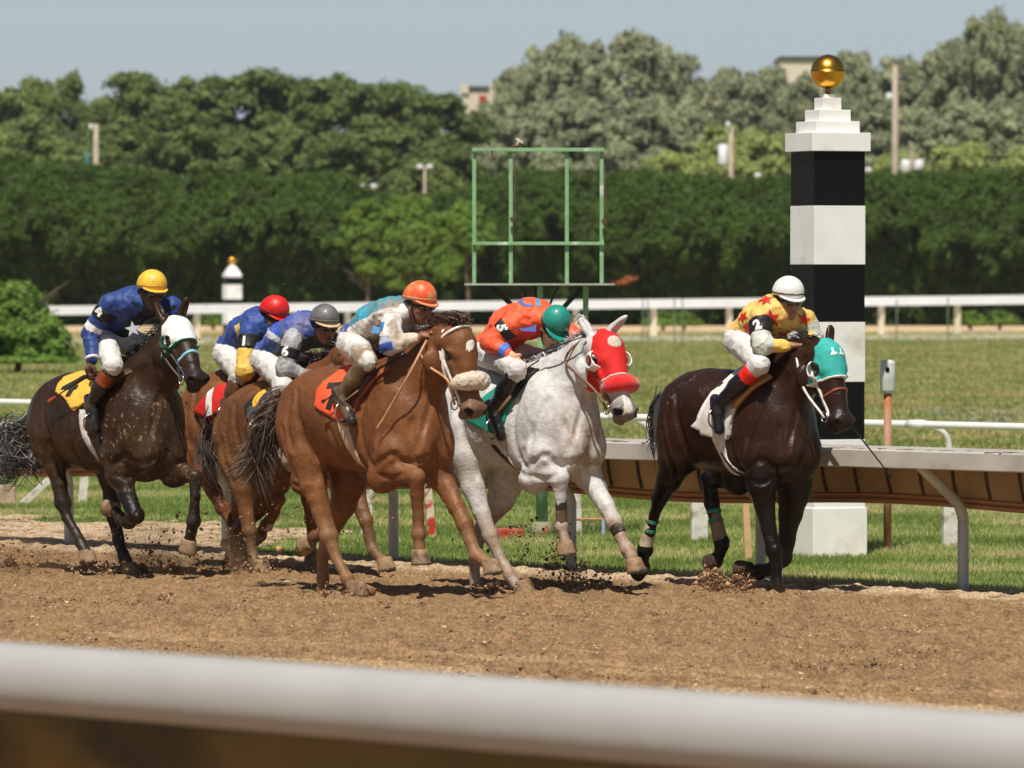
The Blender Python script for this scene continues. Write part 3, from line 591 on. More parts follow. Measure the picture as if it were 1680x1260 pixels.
def horse(S):
    fr = Frame(*S['frame']); P = fr.P
    root = empty('racehorse', fr.O, fr.rot, S['label'], 'horse', 'racehorses galloping past the rail')
    h = S.get('h', .0115)
    R0, B0, S0 = [P(*S[k]) for k in ('rump', 'barrel', 'shoulder')]
    ws = S.get('ws', 1.0)
    fld = Field((R0[0] - .62, -.62, -.03), (S0[0] + 1.15, .62, 2.25), h)
    rr, br, sr = S.get('rr', (.36, .27, .33)), S.get('br', (.5, .285, .33)), S.get('sr', (.30, .25, .37))
    rr, br, sr = [np.array(q) * (1, ws, 1) for q in (rr, br, sr)]
    fld.el(R0, rr, None, .05)
    for e in (-1, 1):
        fld.el(R0 + (-.09, e * .14, -.05), (.205, .145, .29), None, .05)      # buttock
        fld.el(R0 + (.14, e * .17, .06), (.20, .10, .19), None, .05)        # haunch
    fld.el(B0, br, None, .09)
    fld.rc(R0 + (.08, 0, .19), S0 + (-.18, 0, .25), .13, .12, .08)
    fld.el(S0, sr, None, .07)
    for e in (-1, 1):
        fld.el(S0 + (-.04, e * .135, .02), (.22, .13, .31), None, .035)     # shoulder blade muscle
        fld.el(S0 + (-.17, e * .155, -.14), (.15, .10, .17), None, .03)     # triceps
        fld.el(S0 + (.19, e * .10, -.15), (.12, .095, .17), None, .04)      # breast
    fld.rc(S0 + (-.28, 0, .33), S0 + (-.02, 0, .30), .05, .06, .07)         # withers
    T = fld.copy()
    # neck
    nb, nt_ = P(*S['neckbase']), P(*S['necktop']); poll = P(*S['poll'][:2], S['poll'][2] if len(S['poll']) > 2 else 0)
    nt_ = nt_ if len(S['necktop']) < 3 else P(*S['necktop'])
    nr = S.get('nr', (.27, .155)); mz0, hdD = plane_pt(fr, S['muzzle'][0], S['muzzle'][1], poll, S['hdeg']); mzA = (mz0 - poll) / np.linalg.norm(mz0 - poll); hdD = hdD - mzA * hdD.dot(mzA); hdD /= np.linalg.norm(hdD)
    fld.rc(nb, nt_, nr[0], nr[1], .06, (1, 1.62, 1)); ne = poll + (mzA * .07 + hdD * -.10); fld.rc(nt_, ne, nr[1], .115, .05, (1, 1.55, 1))
    for e in (-1, 1):
        fld.rc(nb + (.06, e * .10, -.10), nt_ + (.03, e * .045, -.07), .085, .05, .03)   # brachiocephalic
    # head
    mz, hd = plane_pt(fr, S['muzzle'][0], S['muzzle'][1], poll, S['hdeg'])
    A = mz - poll; hs = np.linalg.norm(A) / .61; A /= np.linalg.norm(A); Dv = hd - A * hd.dot(A); Dv /= np.linalg.norm(Dv); X = np.cross(A, Dv); R = np.array((A, Dv, X))
    hs = S.get('hs', hs); print(S['num'], 'head scale %.2f' % hs, 'back z %.2f' % (R0[2] + rr[2]), 'rump-shoulder %.2f' % (S0[0] - R0[0]))
    o = poll; HG = S.get('hg', 1.14); head_prims(fld, o, R, hs, .03, HG)
    eds = [P(*S['ears'][0]) if S['ears'][0] is not None else None, P(*S['ears'][1]) if S['ears'][1] is not None else None]
    tips = []
    for i, e in enumerate((1, -1)):
        if S['ears'][i] is None: tips.append(o + (A * -.02 + Dv * -.16 + X * e * .06) * hs)
        else:
            base = o + X * e * .06; tp, _ = plane_pt(fr, S['ears'][i][0], S['ears'][i][1], base, S['hdeg']); dvec = tp - base; l = np.linalg.norm(dvec); tips.append(base + dvec / l * min(max(l, .12), .20))
    ears(fld, o, R, tips, hs)
    # legs
    legs = {}
    for key in ('RH', 'LH', 'RF', 'LF'):
        pts = [(P(u, v, lat), r) for u, v, lat, r in S[key]]; legs[key] = pts
        print('   ', key, ' '.join('%.2f' % np.linalg.norm(pts[i + 1][0] - pts[i][0]) for i in range(len(pts) - 1)), 'hoof z %.2f' % pts[-1][0][2])
        fld.chain(pts[:3], .045); fld.chain(pts[2:], .018)
        if key in ('RH', 'LH'):
            kn = pts[-4][0] if len(pts) >= 5 else pts[-3][0]
        for j in range(3, len(pts) - 1):
            if pts[j][1] > pts[j + 1][1] + .001 and pts[j][1] > pts[j - 1][1] - .012: fld.el(pts[j][0], (pts[j][1] * 1.06,) * 3, None, .02)
        # tendon behind the cannon
        a_, b_ = pts[-3], pts[-2]
        fld.rc(a_[0] + (-.018, 0, 0), b_[0] + (-.02, 0, 0), a_[1] * .62, b_[1] * .75, .012)
    band = np.abs(fld.D) < .04; i = np.nonzero(band); Xg, Yg, Zg = [fld.ax[k][i[k]] for k in range(3)]
    vg = fbm(Xg * 1.1, Yg, Zg * .6, 6, 2, 15) / .75; fld.D[i] -= (.020 * (fbm(Xg * 1.1, Yg * 1.3, Zg * .6, 6, 2, 5) - .37) + .010 * (fbm(Xg, Yg, Zg * .7, 16, 2, 6) - .37) + .006 * np.clip(1 - np.abs(vg - .5) * 9, 0, 1) ** 2).astype(np.float32)   # veins and muscle relief
    # creases between the muscles: lines on the body, found on the surface and pressed in
    Vp, Fp = fld.mesh(); pb = BVHTree.FromPolygons([Vector(v) for v in Vp], [list(map(int, f)) for f in Fp])
    vd = Vector(fr.dirw((0, 1, 0)))
    for anc, w_, dp, line in CREASES:
        base = S0 if anc == 'S' else R0; hits = []
        for (x_, y_, z_) in curve_pts(line, 5):
            p = Vector(base + np.array((x_, y_, z_))); h_, n_, i_, d_ = pb.ray_cast(p - vd * 1.5, vd, 3.0)
            if h_ is not None: hits.append(np.array(h_ + n_ * (w_ * dp)))
        for a_, b_ in zip(hits[:-1], hits[1:]):
            if np.linalg.norm(a_ - b_) < .12: fld.rc(a_, b_, w_, w_, .022, sub=True)
    coat, dark, mud = L3(S['coat']), L3(S['dark']), L3(S.get('mud', '#8a6f52'))
    lowz = S.get('darkz', 0)
    def colf(V):
        q = V - o; ha, hdv, hx = (q @ A) / hs, ((q @ Dv) / hs - .012) / HG, (q @ X) / hs / HG; hm = (ha > -.05) & (ha < .66) & (np.abs(hx) < .14) & (hdv > -.24)
        n1 = fbm(V[:, 0], V[:, 1], V[:, 2], 3.5, 4, 11); n2 = fbm(V[:, 0], V[:, 1], V[:, 2], 28, 3, 12); n3 = fbm(V[:, 0], V[:, 1], V[:, 2], 75, 2, 13)
        nb_ = fbm(V[:, 0], V[:, 1], V[:, 2] * .7, 1.6, 3, 61); c = coat[None] * (.50 + 1.05 * n1)[:, None] * (.78 + .5 * nb_)[:, None]; st_ = fbm(V[:, 0] * 1.0, V[:, 1], V[:, 2] * .25, 60, 2, 62); c = c * (.88 + .28 * st_)[:, None]; c = c + (coat * np.array((1.06, .88, .82)) - c) * (sm(nb_, .46, .62) * .5)[:, None]
        if S.get('gray'): c = coat[None] * (.84 + .26 * n1)[:, None] * (.94 + .12 * nb_)[:, None]
        if lowz: c = c + (dark - c) * sm(-V[:, 2] + .12 * (n1 - .5), -lowz - .12, -lowz + .1)[:, None]
        if S.get('gray'):
            fr_ = sm(V[:, 0], S0[0] + .02, S0[0] + .22) * sm(-np.abs(V[:, 1]), -.3, -.06) * sm(-V[:, 2], -1.42, -1.1) * sm(V[:, 2], .8, .9)
            c = c + (L3('#8a7052') - c) * (fr_ * (.35 + .65 * sm(n2, .36, .58)) * .8)[:, None]
            lw = sm(-V[:, 2], -1.05, -.55); c = c + (L3('#9a876c') - c) * (lw * sm(n2 * .5 + n3 * .5, .42, .60) * .45)[:, None]
        spl = sm(n3 * .7 + n2 * .3, .50, .60) * .75 * S.get('splash', 0) * sm(V[:, 0], R0[0] + .2, S0[0]) * sm(-V[:, 2], -1.5, -1.2)
        c = c + (L3('#a68d6a') - c) * spl[:, None]
        dst = S.get('dust', 0) * sm(n1 * .6 + n2 * .4, .38, .62) * sm(-V[:, 2], -1.35, -.85); c = c + (mud - c) * (dst * .55)[:, None]
        mz_ = S.get('mudz', .45); mw = sm(-V[:, 2] + .14 * (n1 - .5), -mz_ - .06, -mz_ + .16) * S.get('mudamt', .85) * (.6 + .8 * n2); c = c + (mud - c) * np.clip(mw, 0, 1)[:, None]
        # head marks; nostril hollows painted near-black for the shade inside
        nose = np.where(hm, sm(ha, .43, .53), 0); c = c + (L3(S.get('nose', '#4a3a32')) - c) * (nose * .8)[:, None]
        hole = hm & (np.hypot((ha - .572) * .8, (hdv + .008) * 1.2) < .026) & (np.abs(hx) > .038); c[hole] = np.array((.006, .004, .004))
        eye = hm & (np.hypot((ha - .183) * .8, hdv + .030) < .028) & (np.abs(hx) > .055); c[eye] *= .3
        if S.get('star'):
            st = hm & (hdv > 0) & (np.hypot((ha - .165) * .8, hx - .004 - (ha - .165) * .3) < .027); c[st] = L3('#e8e2da')
        if S.get('blaze'):
            st = hm & (hdv > -.03) & (np.abs(hx - .008) < .013 + .012 * sm(ha, .45, .55)) & (ha > .3) & (ha < .585); c[st] = L3('#d8cfc6')
        if S.get('roan'):
            pp = V - P(*S['roan']); dd = np.abs(pp[:, 0] - pp[:, 2] * .8) * 16 + np.abs(pp[:, 2]) * 7; wq = np.clip(1.2 - dd, 0, 1) * sm(n3, .46, .56) * .55; c = c + (L3('#a39c90') - c) * wq[:, None]
        return np.clip(c, .002, .95)
    m = mat('coat_' + S['num'], (1, 1, 1), S.get('rough', .42), .16, 26, .45, 55, vcol=True, spec=.3, detail=9)
    body = obj_from_field('body', fld, m, root, colf); body_bvh = bvh_of(body)
    # eyes, hooves
    eyem = mat('horse_eye', '#0a0604', .05, 0, 5, coat=1)
    for e in (1, -1):
        bm = bmesh.new(); bmesh.ops.create_uvsphere(bm, u_segments=12, v_segments=8, radius=.021 * hs, matrix=Matrix.Translation(Vector(o + (A * .183 + Dv * (-.030 * HG + .012) + X * e * .082 * HG) * hs))); bm_obj('eye', bm, eyem, root, True)
    hm_ = mat(S.get('hoofname', 'hoof_dusty'), S.get('hoofcol', '#8f7455'), .75, .3, 25, .3, 120, col2='#5c4632', mix=(.5, .7)); shm = mat('shoe_steel', '#777370', .4, .2, 20, metal=.8)
    for key in legs:
        (pp, r1), (hp, r2) = legs[key][-2:]; d_ = hp - pp; d_ /= np.linalg.norm(d_)
        mode = S['hoof'].get(key, 'free')
        if mode == 'flat': dn, fw = np.array((0, 0, -1.)), np.array((1., 0, 0)); c_ = np.array((hp[0], hp[1], .078))
        elif mode == 'none': continue
        elif mode == 'back': dn = d_ * .5 + np.array((-.8, 0, .1)); fw = np.array((.2, 0, -1.)); c_ = hp
        elif mode == 'toe': dn = np.array((.25, 0, -1.)); fw = np.array((1, 0, .25)); c_ = hp + (0, 0, .045 if hp[2] < .1 else 0)
        else: dn = d_ + np.array((0, 0, -.25)); fw = np.array((1., 0, .1)); c_ = hp
        hoof_mesh(c_, dn, fw, S.get('hr', .066), hm_, root, shm)
    for (u1, v1, u2, v2, lat, r1, r2, col, nm) in S.get('wraps', []):
        a_, b_ = P(u1, v1, lat), P(u2, v2, lat); bm = bmesh.new(); K = 14
        tube(bm, [a_ + (b_ - a_) * t / K for t in range(K + 1)], [(r1 + (r2 - r1) * t / K) * (1 + .045 * (t % 2)) for t in range(K + 1)], 18)
        bm_obj('leg_wrap', bm, mat('wrap_' + nm, col, .8, .25, 30, .3, 90, col2='#83684b', mix=(.48, .66, 9)), root, True)
    # tail and mane
    hairm = mat('hair', (1, 1, 1), .55, .2, 15, vcol=True, sheen=.2)
    tl = [P(*q) for q in S['tail']]; n = S.get('taln', 900)
    lk = RNG.integers(0, 9, n); lr = RNG.normal(0, 1, (9, 4, 3)); rt = tl[0] + RNG.normal(0, (.02, .028, .05), (n, 3)); ln = RNG.uniform(.55, 1.05, (n, 1)); fl = []
    for j in range(1, len(tl)): fl.append((tl[j] - tl[0]) * ln + (lr[lk, min(j, 3)] * .038 + RNG.normal(0, .009, (n, 3))) * j * S.get('tspread', 1))
    strands('tail', rt, fl, .0052, hairm, root, 12, .010, S['taillook'])
    cr0 = S0 + (-.12, 0, .36); roots = []
    for t in np.linspace(0.0, 1, 90):
        c1 = nb + (nt_ - nb) * min(t / .8, 1) if t < .8 else nt_ + (poll - nt_) * (t - .8) / .2
        ax_ = (poll - nb) / np.linalg.norm(poll - nb); up = np.array((-ax_[2], 0, ax_[0])); up = up * (1 if up[2] > 0 else -1); up = up + np.array((-.2, 0, .2)); up /= np.linalg.norm(up)
        hit, _, _, _ = body_bvh.ray_cast(Vector(c1 + up * .7), Vector(-up), .7)
        if hit is not None: roots.append((np.array(hit), up, ax_))
    if roots:
        per = S.get('mane', 5); rt = np.repeat(np.array([r[0] for r in roots]), per, 0) + RNG.normal(0, (.008, .014, .004), (len(roots) * per, 3))
        ax_ = roots[0][2]; up = roots[0][1]; n = len(rt); ml = S.get('manelen', .10); ln = RNG.uniform(.5, 1.1, (n, 1)) * ml
        d1 = up * .6 - ax_ * .25; d2 = up * .75 - ax_ * .75
        fl = [d1[None] * ln + RNG.normal(0, .010, (n, 3)), d2[None] * ln * 1.2 + RNG.normal(0, .022, (n, 3))]
        strands('mane', rt, fl, .005, hairm, root, 5, .012, S['manelook'])
    if S.get('forelock'):
        n = 260; rt = o + RNG.normal(0, 1, (n, 3)) * (.035, .03, .012) + (A * -.0 + Dv * .035) * hs; k_ = RNG.uniform(.5, 1.1, (n, 1))
        strands('forelock', rt, [(-A * .03 + Dv * .03)[None] * k_ + RNG.normal(0, .010, (n, 3)), (np.array((-.10, .0, .0)) - A * .035)[None] * k_ + RNG.normal(0, .02, (n, 3)), (np.array((-.17, .0, -.02)) - A * .02)[None] * k_ + RNG.normal(0, .03, (n, 3))], .005, hairm, root, 6, .008, S['manelook'])
    # saddle cloth, number, girth, saddle
    Xs, Ys, Zs = T.grid()
    def patch(nm, poly, off, m_, thick=True, wr=0, lat=.25):
        q = [P(u, v, lat)[[0, 2]] for u, v in poly]; f = T.copy(); f.D = T.D - off
        if wr: f.wrinkle(wr, 9, 4)
        sd_ = poly_sd(Xs, Zs, q); k = .012; d = np.broadcast_to(sd_, f.D.shape).astype(np.float32); hh = np.maximum(k - np.abs(f.D - d), 0) / k
        f.D = np.maximum(f.D, d) + hh * hh * k / 4; return obj_from_field(nm, f, m_, root)
    cl = S['cloth']; clm = mat('cloth_' + S['num'], cl['col'], .8, .10, 14, .25, 200, col2=cl.get('col2'), mix=(.52, .72, 6) if cl.get('col2') else None)
    co = patch('saddle_cloth', cl['poly'], .016, clm, wr=.012); cb = bvh_of(co)
    if cl.get('num'):
        bm = text_bm(cl['num'][0], cl['num'][3], cl.get('bold', .006)); c_ = P(cl['num'][1], cl['num'][2], .27)
        decal('number', bm, cb, c_, (0, -1, .45), (0, 0, 1), mat('numcol_' + S['num'], cl['numcol'], .7, .1, 20), co, math.radians(cl.get('rot', 0)), .004)
    if 'pad' in S: patch('saddle_pad', S['pad']['poly'], .022, mat('pad_' + S['num'], S['pad']['col'], .8, .15, 12, .2, 80), wr=.01)
    if 'flap' in S: patch('saddle', S['flap']['poly'], .032, mat('saddle_leather_' + S['num'], S['flap']['col'], .45, .2, 12, .2, 80))
    gp = S['girth']; patch('girth', gp['poly'], .010, mat('girth_' + S['num'], gp['col'], .75, .2, 20, .2, 100, col2='#8d745a', mix=(.5, .7, 8)), lat=.2)
    for nm2, pl, cc in S.get('buckles', []):
        patch(nm2, pl, .016, mat(nm2 + S['num'], cc, .4, .1, 20), lat=.2)
    # head gear in the head's own frame
    M = Matrix.Identity(4)
    for j, ax_ in enumerate((A, Dv, X)):
        for i_ in range(3): M[i_][j] = ax_[i_]
        M[j][3] = o[j]
    H = Field((-.12, -.30, -.20), (.68, .20, .20), .0062 if S.get('h', 0) < .012 else .008)
    head_prims(H, np.zeros(3), np.eye(3), hs, .03, HG); s_ = hs
    a_, d_, x_ = H.grid(); a_, d_, x_ = a_ / s_, (d_ / s_ - .012) / HG, x_ / s_ / HG
    def hpart(nm, D, m_):
        f = H.copy(); f.D = np.broadcast_to(D, H.D.shape).astype(np.float32); V, Fc = f.mesh()
        if not len(V): return None
        ob = arr_mesh(nm, V, Fc, m_, root); ob.matrix_local = M; return ob
    hg = S['head']
    if 'hood' in hg:
        g = hg['hood']; eh = g.get('eye', .042) + .006
        eyes = np.minimum(np.sqrt((a_ - .183) ** 2 + (d_ + .030) ** 2 + (x_ - .09) ** 2), np.sqrt((a_ - .183) ** 2 + (d_ + .030) ** 2 + (x_ + .09) ** 2)) - eh
        edge = a_ - (g['a1'] - .9 * np.maximum(-(d_ + .02), 0) * g.get('slope', -.3)) + 1.6 * x_ ** 2
        top = -(a_ - .012) - .5 * np.abs(x_) * 0
        earh = np.minimum(np.sqrt((a_ - .0) ** 2 + (d_ + .02) ** 2 + (x_ - .065) ** 2), np.sqrt((a_ - .0) ** 2 + (d_ + .02) ** 2 + (x_ + .065) ** 2)) - .042
        D = np.maximum.reduce([H.D - .012, edge * s_ + 0 * x_, -eyes * s_ + 0 * d_, (top - .03) * s_ + 0 * x_ + 0 * d_, -earh * s_, -(d_ + g.get('dmin', .22)) * s_ + 0 * a_ + 0 * x_])
        hd_m = mat('hood_' + S['num'], g['col'], .75, .12, 25, .3, 150, col2=g.get('dirt'), mix=(.55, .75, 12) if g.get('dirt') else None)
        hood = hpart('blinker_hood', D, hd_m)
        if g.get('mark'):
            pl = [[(sx + x_q * .024, y_q * .024) for x_q, y_q in ((-.9, -1), (1.0, -1), (1.0, -.35), (.1, -.1), (.15, 1.1), (-.35, 1.1), (-.45, -.2), (-.9, -.6))] for sx in (-.030, .030)]
            for p_q in pl:
                e_o = decal('emblem', poly_bm([p_q]), bvh_of(hood), (.115, .05, -.012), (0, 1, .15), (-1, 0, 0), mat('hood_mark', '#d9e6e4', .7, .1, 30), root, 0, .003, .01); e_o.matrix_local = M
        tm = mat('trim_' + S['num'], g['trim'], .6, .1, 20)
        t1 = np.maximum.reduce([H.D - .017, np.abs(edge) * s_ - .006 + 0 * x_, -(d_ + .16) * s_ + 0 * a_ + 0 * x_]); hpart('hood_trim', t1, tm)
        if g.get('patch'): hpart('mesh_patch', np.maximum.reduce([H.D - .015, (np.sqrt((a_ - .125) ** 2 * 1.1 + x_ ** 2) - .044) * s_ + 0 * d_, -d_ * s_ + 0 * a_ + 0 * x_]), mat('mesh_patch', '#c9b8a4', .7, .2, 60))
        for e in (1, -1):
            c0 = np.array((.183, -.030, e * .085)); r_ = np.sqrt(((a_ - c0[0]) / 1.15) ** 2 + (d_ - c0[1]) ** 2 + (x_ - c0[2]) ** 2)
            cup = np.maximum.reduce([np.abs(r_ - g.get('cup', .054)) * s_ - .0045, (d_ + g.get('cupd', .034) - .25 * (e * x_ - .085)) * s_ + 0 * a_, (e * x_ - .128) * s_ + 0 * a_ + 0 * d_, -(e * x_ - .062) * s_ + 0 * a_ + 0 * d_])
            hpart('blinker_cup', cup, mat('cup_' + S['num'], g.get('cupcol', g['trim']), .4, .1, 20, coat=.3))
    lm = mat('bridle_' + S['num'], hg['strap'], .5, .2, 20); W = .010
    def band(nm, expr, cond, off=.011, m_=lm, wd=W): return hpart(nm, np.maximum.reduce([H.D - off, np.abs(expr) * s_ - wd + 0 * x_ + 0 * a_ + 0 * d_] + [c * s_ + 0 * x_ + 0 * a_ + 0 * d_ for c in cond]), m_)
    if hg.get('nose', True): band('noseband', a_ - .36 + .15 * d_, [], m_=mat('nosebandm_' + S['num'], hg.get('nosecol', hg['strap']), .5, .2, 20), wd=hg.get('nosew', W))
    if hg.get('brow', True): band('browband', a_ - .075 + .35 * (d_ + .05), [-(d_ + .09)], off=.020)
    band('cheek_strap', d_ + .070 - .06 * (a_ - .3), [a_ - .50, -(a_ - .0), .03 - np.abs(x_)], off=.015)
    band('throat_strap', a_ - .06 + .0 * d_, [d_ + .03], off=.014, wd=.007)
    if hg.get('second'): band('cheek_strap', d_ + .105 + .30 * (a_ - .3), [a_ - .50, -(a_ - .02), .03 - np.abs(x_)], off=.015)
    mm = mat('bit_steel', '#b9b6b0', .25, .1, 20, metal=1)
    for e in (1, -1):
        bm = bmesh.new(); cc = np.array((.485, -.085 * HG, e * .060 * HG)) * s_
        tube(bm, [Vector((cc[0] + .034 * math.cos(t), cc[1] + .034 * math.sin(t), cc[2] + e * .006)) for t in np.linspace(0, 2 * math.pi, 19)], .0055, 6, False)
        ob = bm_obj('bit_ring', bm, mm, root, True); ob.matrix_local = M
    if 'roll' in hg:
        g = hg['roll']; f = Field((.28, -.16, -.2), (.5, .16, .2), .006); f.ax = [q for q in f.ax]; ra = g['a'] * s_
        pts = [(ra + .01 + .015 * math.cos(t), -.015 + .075 * math.cos(t) * g.get('dd', 1) + .01, .085 * math.sin(t)) for t in np.linspace(-1.5, 1.5, 9)]
        f.chain([(np.array(q) * (1, s_, s_), g['r'] * (.82 + .18 * math.cos(t))) for q, t in zip(pts, np.linspace(-1.5, 1.5, 9))], .02)
        f.wrinkle(g.get('fluff', .0), 55, 8); V, Fc = f.mesh(); ob = arr_mesh('noseband_roll', V, Fc, mat('roll_' + S['num'], g['col'], .9, .15, 30, .6, 120, col2=g.get('dirt'), mix=(.5, .7, 20) if g.get('dirt') else None, sheen=.5), root); ob.matrix_local = M
    # reins from bit to hands
    rm = mat('rein_' + S['num'], hg.get('rein', hg['strap']), .5, .2, 20)
    for i_, q in enumerate(S['reins']):
        e = 1 if i_ == 0 else -1; b0 = o + (A * .485 + Dv * -.10 + X * e * .07) * s_
        pts = [b0] + [P(*z) for z in q]; bm = bmesh.new(); tube(bm, curve_pts(pts, 8), .009, 6, True, .5); bm_obj('rein', bm, rm, root, True)
    # stirrup: leather and iron
    if 'stirrup' in S:
        top, bot = P(*S['stirrup'][0]), P(*S['stirrup'][1])
        for e in (1, -1):
            t_, b_ = top * (1, e, 1), bot * (1, e, 1); g = empty('stirrup'); g.parent = root
            bm = bmesh.new(); tube(bm, [t_, (t_ + b_) / 2, b_], .011, 6, True, .35); bm_obj('leather', bm, mat('stirrup_leather', '#6b5138', .6, .2, 20), g, True)
            bm = bmesh.new(); pts = [b_ + np.array((.0, .055 * math.sin(t), -.06 + .065 * math.cos(t))) for t in np.linspace(0, 2 * math.pi, 17)]; tube(bm, pts, .007, 6, False); bm_obj('iron', bm, mm, g, True)
    for q in S.get('loose_rein', []):
        bm = bmesh.new(); tube(bm, curve_pts([P(*z) for z in q], 6), .008, 6, True, .5); bm_obj('rein', bm, rm, root, True)
    S['_P'] = P; S['_fr'] = fr; S['_bvh'] = body_bvh; return root
# ------------------------------------------------------------------ the six runners: joints read off the photograph, placed in each horse's own planes
H7 = dict(num='7', frame=(610, 982, 45), label='chestnut racehorse with a white star and fluffy white noseband, leading the centre of the pack',
  forelock=True, rump=(536, 683), barrel=(600, 693), shoulder=(668, 692), neckbase=(662, 640), necktop=(727, 575), poll=(746, 534), muzzle=(784, 686), hdeg=48, nr=(.27, .165),
  ears=(None, None),
  RH=[(500, 700, .14, .15), (506, 745, .15, .135), (514, 795, .15, .088), (527, 840, .14, .062), (539, 880, .13, .055), (551, 915, .12, .036), (570, 950, .12, .040), (581, 970, .12, .036), (588, 982, .12, .04)],
  LH=[(565, 740, -.12, .15), (572, 790, -.12, .11), (562, 830, -.12, .085), (541, 872, -.11, .06), (530, 910, -.10, .042), (529, 950, -.10, .038), (529, 990, -.10, .038)],
  RF=[(645, 740, .17, .13), (628, 783, .18, .095), (654, 775, .18, .068), (684, 782, .17, .056), (684, 812, .16, .044), (686, 848, .15, .040), (687, 876, .15, .046), (688, 892, .15, .036), (689, 912, .15, .045)],
  LF=[(708, 745, -.14, .13), (718, 775, -.14, .095), (733, 800, -.14, .068), (749, 832, -.13, .054), (763, 860, -.12, .050), (772, 888, -.12, .040), (782, 912, -.12, .042), (792, 918, -.12, .038), (806, 928, -.12, .04)],
  hoof=dict(RH='flat', LH='none', RF='free', LF='toe'), tail=[(466, 668, 0), (448, 690, .05), (425, 738, .05), (400, 792, .05)],
  tspread=.75, taln=620, taillook=['#4a382a', '#5e4a38', '#7c6650', '#3a2a20'], manelook=['#3a2012', '#4c2a18', '#5e3820'], manelen=.07,
  coat='#734726', rough=.5, dark='#2c1a12', mud='#91704f', dust=.35, mudz=.55, mudamt=.6, star=True, nose='#7a604c',
  cloth=dict(col='#e8552a', poly=[(545, 560), (521, 640), (523, 668), (560, 690), (580, 680), (600, 600), (612, 560)], num=('7', 546, 650, .26), numcol='#1a1512', rot=12, bold=.012, col2='#b0482c'),
  flap=dict(col='#85452c', poly=[(590, 560), (575, 640), (571, 700), (583, 700), (590, 655), (628, 600), (635, 560)]),
  loose_rein=[[(700, 558, .12), (672, 612, .26), (640, 668, .30), (617, 706, .33)]],
  girth=dict(col='#c7ad8c', poly=[(566, 680), (578, 740), (598, 830), (616, 830), (596, 755), (582, 680)]),
  head=dict(strap='#d8cfc4', second=True, nosecol='#b39c80', roll=dict(a=.365, r=.056, fluff=.014, col='#cfc0ab', dirt='#9a8468'), rein='#b98a62'),
  reins=[[(735, 625, .16), (703, 600, .14), (690, 575, .10), (702, 552, .08)], [(740, 600, -.1), (712, 552, -.06)]],
  stirrup=[(588, 640, .30), (560, 662, .34)])
H5 = dict(num='5', frame=(905, 976, 45), label='grey racehorse in a red blinker hood with thick red nose roll, beside the chestnut',
  rump=(797, 680), barrel=(856, 694), shoulder=(917, 695), neckbase=(908, 648), necktop=(965, 592), poll=(987, 548), muzzle=(1033, 686), hdeg=60, nr=(.27, .16),
  ears=((943, 512), (1022, 514)),
  RH=[(765, 700, .14, .15), (768, 745, .15, .135), (776, 798, .15, .082), (789, 840, .14, .06), (804, 878, .13, .050), (819, 912, .12, .034), (836, 942, .12, .040), (848, 960, .12, .035), (860, 973, .12, .04)],
  LH=[(828, 740, -.12, .15), (832, 785, -.12, .12), (822, 818, -.12, .095), (800, 852, -.11, .06), (783, 880, -.10, .050), (779, 925, -.10, .036), (779, 972, -.10, .036)],
  RF=[(893, 745, .17, .13), (877, 785, .18, .092), (900, 776, .18, .066), (918, 784, .17, .058), (920, 815, .16, .036), (921, 842, .15, .032), (921, 864, .15, .041), (925, 880, .15, .032), (927, 897, .15, .045)],
  LF=[(952, 742, -.14, .13), (962, 775, -.14, .09), (979, 802, -.14, .066), (996, 832, -.13, .053), (1007, 856, -.12, .048), (1018, 880, -.12, .038), (1030, 902, -.12, .041), (1036, 912, -.12, .036), (1041, 926, -.12, .04)],
  hoof=dict(RH='toe', LH='none', RF='free', LF='toe'), tail=[(735, 655, 0), (722, 690, .0), (722, 730, 0), (728, 775, 0)],
  taillook=['#8d8a88', '#b5b0aa', '#5d5a58'], manelook=['#8a8a8a', '#a9a8a6', '#c0beba'], gray=True, manelen=.055, mane=4,
  coat='#c9c6c2', dark='#6a5a4a', mud='#8a6848', dust=.05, mudz=.58, mudamt=.8, nose='#5a5350', blaze=True, rough=.5,
  cloth=dict(col='#178a73', poly=[(850, 560), (805, 640), (766, 688), (800, 706), (824, 716), (834, 692), (842, 650), (864, 600), (884, 560)]),
  flap=dict(col='#151313', poly=[(850, 560), (815, 700), (824, 706), (842, 650), (880, 580), (890, 560)]),
  girth=dict(col='#dcd8d2', poly=[(812, 700), (822, 735), (852, 830), (872, 830), (838, 745), (828, 700)]),
  buckles=[('girth_strap', [(815, 730), (852, 805), (862, 805), (825, 728)], '#1b1614'), ('buckle', [(819, 742), (822, 748), (834, 744), (831, 738)], '#e6e4e0'), ('buckle', [(829, 764), (832, 769), (842, 765), (839, 760)], '#e6e4e0')],
  head=dict(strap='#7a4a2c', brow=False, hood=dict(col='#d31712', trim='#d9cdbd', a1=.335, cupd=.004, cupcol='#e8e2d8', patch=True, eye=.036, dirt='#b01a12'), roll=dict(a=.375, r=.050, fluff=.0, col='#d8140c', dd=1.0), rein='#6e4a30'),
  reins=[[(975, 640, .14), (945, 612, .16), (928, 595, .14), (935, 575, .12), (958, 555, .05)], [(985, 620, -.12), (958, 556, -.04)]],
  stirrup=[(838, 650, .30), (806, 690, .34)], wraps=[(919, 808, 921, 836, .155, .038, .037, '#1c1a1a', 'black'), (921, 836, 921, 860, .15, .037, .042, '#5a4230', 'darkmud'), (1010, 862, 1017, 876, -.12, .048, .044, '#1c1a1a', 'black')])
